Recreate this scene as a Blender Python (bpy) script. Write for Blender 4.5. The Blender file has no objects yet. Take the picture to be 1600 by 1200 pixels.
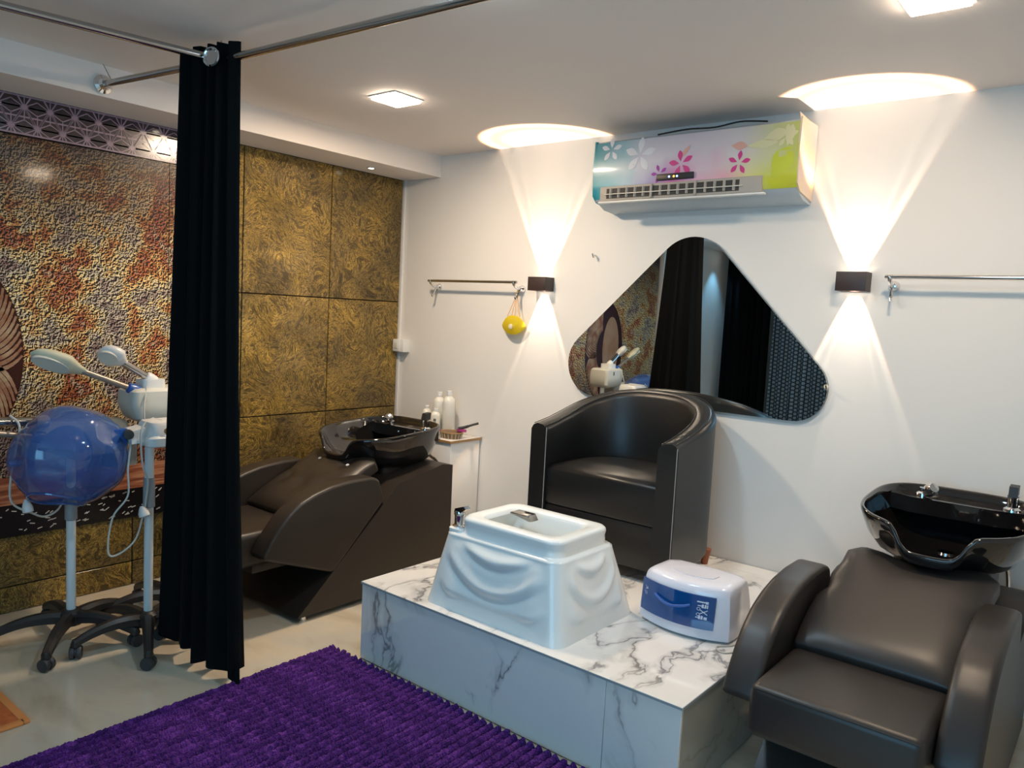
import bpy, bmesh, math, random
from mathutils import Vector, Matrix, Euler, noise
random.seed(7)
C = bpy.context.scene.collection
S = bpy.context.scene
PI = math.pi

# ------------------------------------------------------------------ camera, world, light, exposure
def look():
    fl, pitch, yaw, roll = 1208.4, -0.0904, -0.6818, 0.0513
    cy, sy, cp, sp = math.cos(yaw), math.sin(yaw), math.cos(pitch), math.sin(pitch)
    f = Vector((sy*cp, cy*cp, sp)); r = Vector((cy, -sy, 0)); u = r.cross(f)
    c, s = math.cos(roll), math.sin(roll)
    r2 = c*r + s*u; u2 = -s*r + c*u
    cam = bpy.data.objects.new('camera', bpy.data.cameras.new('camera'))
    m = Matrix((r2, u2, -f)).transposed().to_4x4(); m.translation = (3.95, -3.62, 1.5)
    cam.matrix_world = m
    cam.data.sensor_width = 36; cam.data.lens = 36*fl/1600
    cam.data.clip_start = 0.02
    C.objects.link(cam); S.camera = cam
look()
w = bpy.data.worlds.new('world'); S.world = w; w.use_nodes = True
w.node_tree.nodes['Background'].inputs[0].default_value = (0.55, 0.7, 1, 1)
w.node_tree.nodes['Background'].inputs[1].default_value = 0.15
S.view_settings.view_transform = 'Standard'; S.view_settings.look = 'None'
S.view_settings.gamma = 1; S.view_settings.use_curve_mapping = False
S.view_settings.exposure = 0.0
WARM = (1.0, 0.78, 0.56); COOL = (0.25, 0.65, 1.0)

def area(name, loc, rot, sx, sy, power, col):
    d = bpy.data.lights.new(name, 'AREA'); d.shape = 'RECTANGLE'; d.size = sx; d.size_y = sy
    d.energy = power; d.color = col
    o = bpy.data.objects.new(name, d); o.location = loc; o.rotation_euler = rot; C.objects.link(o); return o
def spot(name, loc, rot, power, col, ang, blend, size=0.01):
    d = bpy.data.lights.new(name, 'SPOT'); d.energy = power; d.color = col; d.spot_size = ang
    d.spot_blend = blend; d.shadow_soft_size = size
    o = bpy.data.objects.new(name, d); o.location = loc; o.rotation_euler = rot; C.objects.link(o); return o
PANELS = [(1.108, -1.094), (3.38, -1.05), (2.33, -1.865)]
for i, (x, y) in enumerate(PANELS):
    area('panel_lamp', (x, y, 2.466), (0, 0, 0), 0.155, 0.155, (29, 13, 14)[i], (WARM, WARM, (.62, .84, 1.0))[i])
area('window_daylight', (3.7, -5.22, 1.45), (PI/2, 0, 0), 2.2, 1.3, 26, COOL)
def ring_spot(loc, up, power, ang=52):
    o = spot('sconce_lamp', loc, ((PI if up else 0), 0, 0), power, (1.0, 0.82, 0.64), math.radians(ang), 0.10, 0.006)
    d = o.data; d.use_nodes = True; nt = d.node_tree; em = nt.nodes['Emission']
    tc = nt.nodes.new('ShaderNodeTexCoord'); sx = nt.nodes.new('ShaderNodeSeparateXYZ')
    nt.links.new(tc.outputs['Normal'], sx.inputs[0])
    ab = nt.nodes.new('ShaderNodeMath'); ab.operation = 'ABSOLUTE'; nt.links.new(sx.outputs[2], ab.inputs[0])
    mr = nt.nodes.new('ShaderNodeValToRGB'); nt.links.new(ab.outputs[0], mr.inputs[0])
    cr = mr.color_ramp                       # lens of the lamp: warm fringe and brighter ring near the rim of the cone
    h = math.radians(ang/2)
    cr.elements[0].position = math.cos(h); cr.elements[0].color = (1, .35, .12, 1)
    cr.elements[1].position = 1.0; cr.elements[1].color = (.75, .62, .5, 1)
    for q, v in ((.955, (1, .62, .34)), (.92, (1.0, .86, .70)), (.86, (.9, .76, .62)), (.80, (.50, .42, .34)), (.70, (.50, .42, .34)), (.64, (.85, .72, .58)), (.56, (.62, .52, .42))):
        e = cr.elements.new(math.cos(h*q)); e.color = (*v, 1)
    nt.links.new(mr.outputs[0], em.inputs['Color']); d.color = (1, 1, 1)
    return o
for x, z0, z1 in ((1.222, 1.640, 1.718), (2.937, 1.674, 1.757)):
    ring_spot((x, -0.036, z0 + .008), True, 72, 53)
    ring_spot((x, -0.036, z1 - .008), False, 38, 47)
for y in (-0.431, -1.63, -2.83, -4.88):
    spot('soffit_lamp', (0.157, y, 2.343), (0, 0, 0), 5 if y > -4 else 22, WARM if y > -4 else COOL, math.radians(70), 0.6, 0.02)

# ------------------------------------------------------------------ materials
def mat(name, col, rough=.5, metal=0., coat=0., coat_rough=.1, spec=.5, bump=None, alpha=1., emit=None, vary=None, sheen=0):
    m = bpy.data.materials.new(name); m.use_nodes = True
    nt = m.node_tree; b = nt.nodes['Principled BSDF']
    b.inputs['Base Color'].default_value = (*col, 1); b.inputs['Roughness'].default_value = rough
    b.inputs['Metallic'].default_value = metal; b.inputs['Coat Weight'].default_value = coat
    b.inputs['Coat Roughness'].default_value = coat_rough; b.inputs['Specular IOR Level'].default_value = spec
    b.inputs['Alpha'].default_value = alpha
    if sheen: b.inputs['Sheen Weight'].default_value = sheen
    if emit:
        b.inputs['Emission Color'].default_value = (*emit[0], 1); b.inputs['Emission Strength'].default_value = emit[1]
    tc = nt.nodes.new('ShaderNodeTexCoord')
    if bump:
        n = nt.nodes.new('ShaderNodeTexNoise'); n.inputs['Scale'].default_value = bump[0]; n.inputs['Detail'].default_value = 4
        bp = nt.nodes.new('ShaderNodeBump'); bp.inputs['Strength'].default_value = bump[1]; bp.inputs['Distance'].default_value = bump[2]
        nt.links.new(tc.outputs['Object'], n.inputs['Vector']); nt.links.new(n.outputs['Fac'], bp.inputs['Height'])
        nt.links.new(bp.outputs[0], b.inputs['Normal'])
    if vary:
        n = nt.nodes.new('ShaderNodeTexNoise'); n.inputs['Scale'].default_value = vary[0]; n.inputs['Detail'].default_value = 5
        r = nt.nodes.new('ShaderNodeValToRGB'); r.color_ramp.elements[0].position = .3; r.color_ramp.elements[1].position = .7
        r.color_ramp.elements[0].color = (*col, 1); r.color_ramp.elements[1].color = (*vary[1], 1)
        nt.links.new(tc.outputs['Object'], n.inputs['Vector']); nt.links.new(n.outputs['Fac'], r.inputs[0])
        nt.links.new(r.outputs[0], b.inputs['Base Color'])
    return m
M = {}
M['wall'] = mat('white_paint', (.80, .775, .735), .55, bump=(60, .04, .002))
M['ceil'] = mat('ceiling_paint', (.86, .80, .76), .7)
M['trimw'] = mat('white_trim', (.75, .74, .72), .4)
M['dark'] = mat('dark_backing', (.012, .009, .006), .7)
M['leather'] = mat('brown_leather', (.022, .0165, .0125), .42, bump=(260, .12, .001), vary=(3, (.027, .020, .015)))
M['leather2'] = mat('dark_leather', (.024, .0195, .0175), .40, bump=(260, .12, .001), vary=(3, (.029, .024, .021)))
M['leather3'] = mat('tub_chair_leather', (.0075, .0075, .0078), .38, bump=(220, .10, .001), vary=(4, (.010, .010, .010)))
M['stitch'] = mat('pale_stitching', (.30, .29, .27), .7)
M['chrome'] = mat('chrome', (.75, .75, .76), .08, 1)
M['steel'] = mat('steel_tube', (.50, .48, .46), .16, 1)
M['blackglaze'] = mat('black_glazed_basin', (.008, .007, .007), .07, coat=.6, coat_rough=.04)
M['acrylic'] = mat('white_acrylic', (.80, .83, .82), .25, coat=.3, coat_rough=.15)
M['wplastic'] = mat('white_plastic', (.78, .78, .76), .3)
M['lilac'] = mat('white_glossy_plastic', (.74, .74, .82), .2, coat=.4)
M['cream'] = mat('cream_plastic', (.66, .61, .43), .4)
M['ivory'] = mat('ivory_plastic', (.62, .61, .54), .42)
M['grey'] = mat('grey_plastic', (.33, .35, .36), .4)
M['pole'] = mat('white_pole', (.80, .84, .84), .35)
M['blackp'] = mat('black_plastic', (.022, .020, .019), .42)
M['wheel'] = mat('caster_rubber', (.035, .036, .038), .5)
M['blue'] = mat('blue_plastic', (.03, .11, .40), .25)
M['curtain'] = mat('black_curtain', (.0040, .0048, .0055), .95, spec=.15, bump=(500, .2, .001))
M['wood'] = mat('orange_wood', (.30, .09, .035), .35, vary=(8, (.22, .06, .02)))
M['bronze'] = mat('dark_bronze', (.045, .028, .026), .45)
M['cable'] = mat('white_cable', (.60, .59, .54), .45)
M['gtape'] = mat('gold_edge', (.35, .20, .08), .4)
M['orange'] = mat('orange_mat', (.62, .16, .04), .85, bump=(90, .5, .01), vary=(30, (.42, .09, .02)))
M['mask'] = mat('yellow_mask', (.80, .66, .03), .7)
M['strap'] = mat('orange_elastic', (.75, .38, .10), .7)
M['pink'] = mat('pink_plastic', (.45, .06, .25), .4)
M['basket'] = mat('wicker', (.26, .17, .10), .7)
M['peach'] = mat('peach_box', (.80, .42, .22), .6)
M['bottle'] = mat('bottle_plastic', (.78, .76, .68), .28)
M['print'] = mat('bottle_print', (.12, .11, .10), .5)
M['mirror'] = mat('mirror_glass', (.80, .84, .85), .0, 1)
M['mirrorback'] = mat('mirror_edge', (.04, .05, .05), .3)
M['glow'] = mat('lamp_diffuser', (1, 1, 1), .5, emit=((1, .80, .62), 34))
M['glowc'] = mat('cool_lamp_diffuser', (1, 1, 1), .5, emit=((.62, .84, 1.0), 12))
M['glows'] = mat('lamp_lens', (1, 1, 1), .5, emit=((1, .86, .68), 30))
M['lens'] = mat('sconce_lens', (1, 1, 1), .3, emit=((1, .84, .66), 9))
M['ledb'] = mat('led_blue', (.1, .1, .1), .3, emit=((.25, .4, 1), 4))
M['ledo'] = mat('led_orange', (.1, .1, .1), .3, emit=((1, .35, .05), 4))
M['pane'] = mat('daylight_pane', (.1, .1, .1), .2, emit=(COOL, 2.2))
M['blackband'] = mat('mural_black', (.010, .008, .009), .25)
M['fleck'] = mat('mural_fleck', (.55, .52, .48), .3)
M['lattice_dark'] = mat('mural_plum', (.020, .010, .020), .22, spec=.6, coat=.5, coat_rough=.12)
M['lattice_light'] = mat('mural_lilac', (.26, .20, .27), .25, coat=.5, coat_rough=.12, vary=(1.3, (.36, .20, .24)))
M['bmural'] = mat('mural_brown', (.045, .010, .006), .25)
M['smural'] = mat('mural_stripe', (.52, .36, .22), .25, vary=(14, (.26, .07, .03)))
M['face'] = mat('mural_pale', (.45, .33, .22), .25, vary=(4, (.35, .15, .07)))

# helper for node-built materials
def nodes(name, rough=.5, **kw):
    m = mat(name, (1, 1, 1), rough, **kw); nt = m.node_tree
    return m, nt, nt.nodes['Principled BSDF'], [n for n in nt.nodes if n.type == 'TEX_COORD'][0]
def N(nt, t, **kw):
    n = nt.nodes.new(t)
    for k, v in kw.items():
        if k in n.inputs.keys(): n.inputs[k].default_value = v
        else: setattr(n, k, v)
    return n
def ramp(nt, stops, interp='LINEAR'):
    r = nt.nodes.new('ShaderNodeValToRGB'); cr = r.color_ramp; cr.interpolation = interp
    cr.elements[0].position = stops[0][0]; cr.elements[0].color = (*stops[0][1], 1)
    cr.elements[1].position = stops[-1][0]; cr.elements[1].color = (*stops[-1][1], 1)
    for p, c in stops[1:-1]:
        e = cr.elements.new(p); e.color = (*c, 1)
    return r
def mathn(nt, op, a, b=None, c=None):
    n = nt.nodes.new('ShaderNodeMath'); n.operation = op
    for i, v in enumerate((a, b, c)):
        if v is None: continue
        if isinstance(v, (int, float)): n.inputs[i].default_value = v
        else: nt.links.new(v, n.inputs[i])
    return n.outputs[0]
def mix(nt, fac, a, b, mode='MIX'):
    n = nt.nodes.new('ShaderNodeMix'); n.data_type = 'RGBA'; n.blend_type = mode
    for i, v in ((0, fac), (6, a), (7, b)):
        if isinstance(v, (int, float)): n.inputs[i].default_value = v
        elif isinstance(v, tuple): n.inputs[i].default_value = (*v, 1)
        else: nt.links.new(v, n.inputs[i])
    return n.outputs[2]

def gold_mat():
    m, nt, b, tc = nodes('gold_crumpled_lacquer', .34, coat=.45, coat_rough=.09)
    oi = N(nt, 'ShaderNodeObjectInfo')
    add = N(nt, 'ShaderNodeVectorMath', operation='ADD'); sc = N(nt, 'ShaderNodeVectorMath', operation='SCALE')
    comb = N(nt, 'ShaderNodeCombineXYZ')
    nt.links.new(oi.outputs['Random'], comb.inputs[0]); nt.links.new(oi.outputs['Random'], comb.inputs[1]); nt.links.new(oi.outputs['Random'], comb.inputs[2])
    nt.links.new(comb.outputs[0], sc.inputs[0]); sc.inputs['Scale'].default_value = 17
    nt.links.new(tc.outputs['Object'], add.inputs[0]); nt.links.new(sc.outputs[0], add.inputs[1])
    big = N(nt, 'ShaderNodeTexNoise', Scale=2.2, Detail=2.0); nt.links.new(add.outputs[0], big.inputs['Vector'])
    # warp the coordinates with the large noise, then use ridged stretched noise: crumples that flow
    s2 = N(nt, 'ShaderNodeVectorMath', operation='SCALE'); s2.inputs['Scale'].default_value = 1.7
    nt.links.new(big.outputs['Color'], s2.inputs[0])
    a2 = N(nt, 'ShaderNodeVectorMath', operation='ADD'); nt.links.new(add.outputs[0], a2.inputs[0]); nt.links.new(s2.outputs[0], a2.inputs[1])
    mp = N(nt, 'ShaderNodeMapping'); mp.inputs['Scale'].default_value = (1, .8, 1.2); nt.links.new(a2.outputs[0], mp.inputs[0])
    n1 = N(nt, 'ShaderNodeTexNoise', Scale=13.0, Detail=8.0, Roughness=.66, Distortion=1.0); nt.links.new(mp.outputs[0], n1.inputs['Vector'])
    ridge = mathn(nt, 'ABSOLUTE', mathn(nt, 'SUBTRACT', n1.outputs['Fac'], .5))
    r = ramp(nt, [(0, (.85, .58, .15)), (.020, (.52, .345, .075)), (.045, (.26, .17, .038)), (.10, (.085, .056, .015))])
    n4 = N(nt, 'ShaderNodeTexNoise', Scale=34.0, Detail=4.0, Distortion=2.5); nt.links.new(mp.outputs[0], n4.inputs['Vector'])
    ridge = mathn(nt, 'ADD', mathn(nt, 'MULTIPLY', ridge, .55), mathn(nt, 'MULTIPLY', mathn(nt, 'ABSOLUTE', mathn(nt, 'SUBTRACT', n4.outputs['Fac'], .5)), .62))
    nt.links.new(ridge, r.inputs[0])
    n3 = N(nt, 'ShaderNodeTexNoise', Scale=3.5, Detail=3.0); nt.links.new(add.outputs[0], n3.inputs['Vector'])
    r3 = ramp(nt, [(.35, (.55, .55, .60)), (.65, (1.25, 1.2, 1.0))]); nt.links.new(n3.outputs['Fac'], r3.inputs[0])
    nt.links.new(mix(nt, 1.0, r.outputs[0], r3.outputs[0], 'MULTIPLY'), b.inputs['Base Color'])
    inv = mathn(nt, 'SUBTRACT', .2, mathn(nt, 'MINIMUM', ridge, .12))
    bp = N(nt, 'ShaderNodeBump', Strength=.55, Distance=.02); nt.links.new(inv, bp.inputs['Height'])
    nt.links.new(bp.outputs[0], b.inputs['Normal'])
    bp2 = N(nt, 'ShaderNodeBump', Strength=.05, Distance=.02); nt.links.new(inv, bp2.inputs['Height'])
    nt.links.new(bp2.outputs[0], b.inputs['Coat Normal'])
    b.inputs['Metallic'].default_value = .35
    return m
M['gold'] = gold_mat()

def relief_mat():
    m, nt, b, tc = nodes('mural_relief_print', .34, coat=.30, coat_rough=.09, spec=.25)
    sep = N(nt, 'ShaderNodeSeparateXYZ'); nt.links.new(tc.outputs['Object'], sep.inputs[0])
    def warp(off):
        o = N(nt, 'ShaderNodeVectorMath', operation='ADD'); o.inputs[1].default_value = off
        nt.links.new(tc.outputs['Object'], o.inputs[0]); return o.outputs[0]
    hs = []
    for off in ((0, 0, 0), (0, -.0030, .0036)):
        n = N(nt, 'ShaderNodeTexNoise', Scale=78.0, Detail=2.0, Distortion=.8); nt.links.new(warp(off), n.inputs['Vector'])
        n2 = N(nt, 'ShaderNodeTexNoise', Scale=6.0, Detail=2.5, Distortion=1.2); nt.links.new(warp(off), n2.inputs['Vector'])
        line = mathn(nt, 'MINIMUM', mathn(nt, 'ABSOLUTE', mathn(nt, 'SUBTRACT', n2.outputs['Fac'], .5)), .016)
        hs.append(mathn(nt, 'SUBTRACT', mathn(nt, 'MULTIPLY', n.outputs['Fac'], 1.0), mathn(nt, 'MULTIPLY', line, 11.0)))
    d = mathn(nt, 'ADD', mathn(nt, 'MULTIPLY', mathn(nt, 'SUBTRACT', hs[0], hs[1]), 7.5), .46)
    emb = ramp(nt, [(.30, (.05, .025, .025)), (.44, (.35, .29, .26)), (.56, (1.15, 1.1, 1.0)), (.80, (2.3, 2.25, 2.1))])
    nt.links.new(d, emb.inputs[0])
    lo = N(nt, 'ShaderNodeTexNoise', Scale=4.2, Detail=6.0, Roughness=.72); nt.links.new(tc.outputs['Object'], lo.inputs['Vector'])
    base = ramp(nt, [(.28, (.10, .03, .02)), (.36, (.16, .10, .10)), (.43, (.30, .26, .22)), (.49, (.44, .36, .19)), (.54, (.36, .19, .07)), (.59, (.22, .045, .02)), (.65, (.34, .28, .20)), (.74, (.12, .07, .07))])
    nt.links.new(lo.outputs['Fac'], base.inputs[0])
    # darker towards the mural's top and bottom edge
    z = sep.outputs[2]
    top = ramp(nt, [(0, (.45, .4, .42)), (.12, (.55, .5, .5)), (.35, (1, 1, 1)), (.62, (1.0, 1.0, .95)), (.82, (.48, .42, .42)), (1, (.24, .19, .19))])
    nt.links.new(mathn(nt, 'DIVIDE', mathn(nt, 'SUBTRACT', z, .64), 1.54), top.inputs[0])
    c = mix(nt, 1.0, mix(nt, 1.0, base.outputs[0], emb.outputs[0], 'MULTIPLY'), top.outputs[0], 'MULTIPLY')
    nt.links.new(c, b.inputs['Base Color'])
    return m
M['relief'] = relief_mat()

def woodband_mat():
    m, nt, b, tc = nodes('mural_woodgrain_print', .25, coat=.4)
    mp = N(nt, 'ShaderNodeMapping'); mp.inputs['Scale'].default_value = (1, .8, 14); nt.links.new(tc.outputs['Object'], mp.inputs[0])
    n = N(nt, 'ShaderNodeTexNoise', Scale=4.0, Detail=3.0); nt.links.new(mp.outputs[0], n.inputs['Vector'])
    r = ramp(nt, [(.3, (.10, .025, .015)), (.5, (.30, .10, .05)), (.65, (.50, .24, .13)), (.75, (.16, .04, .02))]); nt.links.new(n.outputs['Fac'], r.inputs[0])
    nt.links.new(r.outputs[0], b.inputs['Base Color']); return m
M['woodband'] = woodband_mat()

def marble_mat(name, base, vein, k=1.0, rough=.10):
    m, nt, b, tc = nodes(name, rough, coat=.3, coat_rough=.05)
    n0 = N(nt, 'ShaderNodeTexNoise', Scale=1.4, Detail=5.0); nt.links.new(tc.outputs['Object'], n0.inputs['Vector'])
    s = N(nt, 'ShaderNodeVectorMath', operation='SCALE'); s.inputs['Scale'].default_value = .9; nt.links.new(n0.outputs['Color'], s.inputs[0])
    a = N(nt, 'ShaderNodeVectorMath', operation='ADD'); nt.links.new(tc.outputs['Object'], a.inputs[0]); nt.links.new(s.outputs[0], a.inputs[1])
    mpv = N(nt, 'ShaderNodeMapping'); mpv.inputs['Rotation'].default_value = (.5, .7, .6); mpv.inputs['Scale'].default_value = (2.2, .75, 1.2); nt.links.new(a.outputs[0], mpv.inputs[0])
    n1 = N(nt, 'ShaderNodeTexNoise', Scale=1.5, Detail=6.0, Roughness=.5); nt.links.new(mpv.outputs[0], n1.inputs['Vector'])
    rid = mathn(nt, 'ABSOLUTE', mathn(nt, 'SUBTRACT', n1.outputs['Fac'], .5))
    v = ramp(nt, [(0, (1, 1, 1)), (.004, (.8, .8, .8)), (.010, (.30, .30, .30)), (.035, (.10, .10, .10)), (.05, (0, 0, 0))]); nt.links.new(rid, v.inputs[0])
    n2 = N(nt, 'ShaderNodeTexNoise', Scale=2.4, Detail=2.0); nt.links.new(tc.outputs['Object'], n2.inputs['Vector'])
    gate = ramp(nt, [(.43, (0, 0, 0)), (.56, (1, 1, 1))]); nt.links.new(n2.outputs['Fac'], gate.inputs[0])
    f = mathn(nt, 'MULTIPLY', mathn(nt, 'MULTIPLY', v.outputs[0], gate.outputs[0]), k)
    nt.links.new(mix(nt, f, base, vein), b.inputs['Base Color']); return m
M['marble'] = marble_mat('white_marble_tile', (.83, .80, .76), (.20, .19, .19), .95)
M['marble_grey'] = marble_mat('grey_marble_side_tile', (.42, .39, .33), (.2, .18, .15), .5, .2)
def floor_mat():
    m, nt, b, tc = nodes('polished_beige_tile', .16, coat=.2, coat_rough=.06)
    mp = N(nt, 'ShaderNodeMapping'); mp.inputs['Scale'].default_value = (1, 2.4, 1); mp.inputs['Rotation'].default_value = (0, 0, .5)
    nt.links.new(tc.outputs['Object'], mp.inputs[0])
    n = N(nt, 'ShaderNodeTexNoise', Scale=1.9, Detail=6.0, Distortion=.5); nt.links.new(mp.outputs[0], n.inputs['Vector'])
    r = ramp(nt, [(.3, (.52, .43, .31)), (.48, (.66, .56, .42)), (.6, (.60, .54, .43)), (.75, (.46, .37, .25))]); nt.links.new(n.outputs['Fac'], r.inputs[0])
    nt.links.new(r.outputs[0], b.inputs['Base Color']); return m
M['floor'] = floor_mat()

def purple_mat():
    m, nt, b, tc = nodes('purple_chenille', .95, sheen=.12, spec=.2)
    b.inputs['Sheen Tint'].default_value = (.6, .4, 1, 1)
    n = N(nt, 'ShaderNodeTexNoise', Scale=26.0, Detail=4.0); nt.links.new(tc.outputs['Object'], n.inputs['Vector'])
    n2 = N(nt, 'ShaderNodeTexNoise', Scale=220.0, Detail=2.0); nt.links.new(tc.outputs['Object'], n2.inputs['Vector'])
    r = ramp(nt, [(.34, (.022, .003, .062)), (.52, (.068, .011, .145)), (.68, (.200, .050, .330))])
    nt.links.new(mathn(nt, 'ADD', mathn(nt, 'MULTIPLY', n.outputs['Fac'], .5), mathn(nt, 'MULTIPLY', n2.outputs['Fac'], .5)), r.inputs[0])
    nt.links.new(r.outputs[0], b.inputs['Base Color'])
    bp = N(nt, 'ShaderNodeBump', Strength=.8, Distance=.01); nt.links.new(n2.outputs['Fac'], bp.inputs['Height']); nt.links.new(bp.outputs[0], b.inputs['Normal'])
    return m
M['purple'] = purple_mat()

def ac_mat():
    m, nt, b, tc = nodes('pastel_film_print', .35, coat=.3)
    sep = N(nt, 'ShaderNodeSeparateXYZ'); nt.links.new(tc.outputs['Object'], sep.inputs[0])
    n = N(nt, 'ShaderNodeTexNoise', Scale=5.0, Detail=2.0); nt.links.new(tc.outputs['Object'], n.inputs['Vector'])
    x = mathn(nt, 'ADD', mathn(nt, 'DIVIDE', sep.outputs[0], 1.05), mathn(nt, 'MULTIPLY', mathn(nt, 'SUBTRACT', n.outputs['Fac'], .5), .22))
    lowc = ramp(nt, [(0, (.02, .28, .36)), (.10, (.16, .46, .54)), (.20, (.30, .58, .66)), (.33, (.30, .25, .55)), (.42, (.62, .10, .40)), (.55, (.74, .30, .52)), (.68, (.80, .45, .50)), (.80, (.75, .70, .25)), (.90, (.62, .66, .04)), (1, (.60, .62, .05))])
    highc = ramp(nt, [(0, (.04, .30, .36)), (.14, (.30, .50, .58)), (.25, (.62, .62, .70)), (.5, (.66, .60, .68)), (.75, (.70, .65, .66)), (.9, (.62, .64, .38)), (1, (.50, .56, .10))])
    nt.links.new(x, lowc.inputs[0]); nt.links.new(x, highc.inputs[0])
    zf = mathn(nt, 'ADD', mathn(nt, 'DIVIDE', sep.outputs[2], .30), mathn(nt, 'MULTIPLY', mathn(nt, 'SUBTRACT', n.outputs['Fac'], .5), .9))
    zr = ramp(nt, [(.35, (0, 0, 0)), (.75, (1, 1, 1))]); nt.links.new(zf, zr.inputs[0])
    nt.links.new(mix(nt, zr.outputs[0], lowc.outputs[0], highc.outputs[0]), b.inputs['Base Color']); return m
M['acfilm'] = ac_mat()
M['petalw'] = mat('white_petal', (.72, .74, .80), .4); M['petalp'] = mat('pink_petal', (.66, .05, .26), .4)
M['petaly'] = mat('yellow_petal', (.72, .70, .42), .4); M['petalv'] = mat('violet_petal', (.35, .04, .38), .4); M['petalo'] = mat('orange_petal', (.75, .42, .35), .4)
M['leafg'] = mat('lime_leaf', (.58, .64, .03), .4)
M['acside'] = mat('pastel_side_film', (.78, .66, .40), .4, vary=(7, (.76, .55, .62)))
M['acgrey'] = mat('ac_louvre_plastic', (.42, .38, .33), .5)
M['acdark'] = mat('ac_slot', (.05, .045, .04), .7)
M['acbody'] = mat('ac_body_plastic', (.52, .60, .66), .4)

def hood_mat():
    m = mat('translucent_blue_hood', (.035, .11, .36), .10, coat=1., coat_rough=.04)
    nt = m.node_tree; b = nt.nodes['Principled BSDF']; out = nt.nodes['Material Output']
    b.inputs['Alpha'].default_value = .72
    return m
M['hood'] = hood_mat()
def tint(name, col, a):
    return mat(name, col, .05, coat=1., alpha=a)
M['blueglass'] = tint('tinted_blue_cover', (.001, .065, .26), .88)
M['clear'] = tint('clear_jar', (.55, .5, .5), .35)

def lattice_fabric():
    m, nt, b, tc = nodes('sheer_patterned_fabric', .8)
    sep = N(nt, 'ShaderNodeSeparateXYZ'); nt.links.new(tc.outputs['Object'], sep.inputs[0])
    x, z = sep.outputs[0], sep.outputs[2]; k = 26
    ls = []
    for ax, az in ((1, 0), (.5, .866), (.5, -.866)):
        t = mathn(nt, 'ADD', mathn(nt, 'MULTIPLY', x, ax*k), mathn(nt, 'MULTIPLY', z, az*k))
        ls.append(mathn(nt, 'ABSOLUTE', mathn(nt, 'SUBTRACT', mathn(nt, 'FRACT', t), .5)))
    mn = mathn(nt, 'MINIMUM', mathn(nt, 'MINIMUM', ls[0], ls[1]), ls[2])
    f = mathn(nt, 'LESS_THAN', mn, .10)
    nt.links.new(mix(nt, f, (.32, .42, .50), (.008, .012, .02)), b.inputs['Base Color']); return m
M['pattern'] = lattice_fabric()

# ------------------------------------------------------------------ object helpers
ORG = {}
def empty(name, loc, rz=0.):
    o = bpy.data.objects.new(name, None); o.empty_display_size = .05; C.objects.link(o)
    o.location = loc; o.rotation_euler = (0, 0, rz); ORG[o.name] = Vector(loc); return o
def thing(name, label, cat, loc, group=None):
    o = empty(name, loc); o['label'] = label; o['category'] = cat
    if group: o['group'] = group
    return o
def tag(o, label, cat, group=None):
    o['label'] = label; o['category'] = cat
    if group: o['group'] = group
    return o
def part(name, bm, m, parent=None, sharp=38, mats=None, label=None):
    """bm is in world coordinates; the object is placed relative to its parent's origin."""
    me = bpy.data.meshes.new(name)
    off = ORG[parent.name] if parent is not None else None
    loc = None
    if parent is None:                              # origin at the middle of its base
        xs = [v.co for v in bm.verts]
        lo = Vector((min(v.x for v in xs), min(v.y for v in xs), min(v.z for v in xs)))
        hi = Vector((max(v.x for v in xs), max(v.y for v in xs), max(v.z for v in xs)))
        loc = Vector(((lo.x+hi.x)/2, (lo.y+hi.y)/2, lo.z)); off = loc
    bmesh.ops.translate(bm, verts=bm.verts, vec=-off)
    bmesh.ops.recalc_face_normals(bm, faces=bm.faces)
    bm.to_mesh(me); bm.free()
    for mm in (mats or [m]): me.materials.append(mm if not isinstance(mm, str) else M[mm])
    for p in me.polygons: p.use_smooth = True
    me.set_sharp_from_angle(angle=math.radians(sharp))
    o = bpy.data.objects.new(name, me); C.objects.link(o)
    if parent is not None: o.parent = parent
    else: o.location = loc
    ORG[o.name] = off.copy()
    if label: o['label'] = label
    return o
def struct(name, bm, m, parent=None, **k):
    # structures keep world-coordinates origin so that textures line up
    me = bpy.data.meshes.new(name); bmesh.ops.recalc_face_normals(bm, faces=bm.faces); bm.to_mesh(me); bm.free()
    me.materials.append(M[m]); o = bpy.data.objects.new(name, me); C.objects.link(o)
    for p in me.polygons: p.use_smooth = True
    me.set_sharp_from_angle(angle=math.radians(35))
    if parent is not None: o.parent = parent
    else: o['kind'] = 'structure'
    ORG[o.name] = Vector((0, 0, 0)); return o

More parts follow.
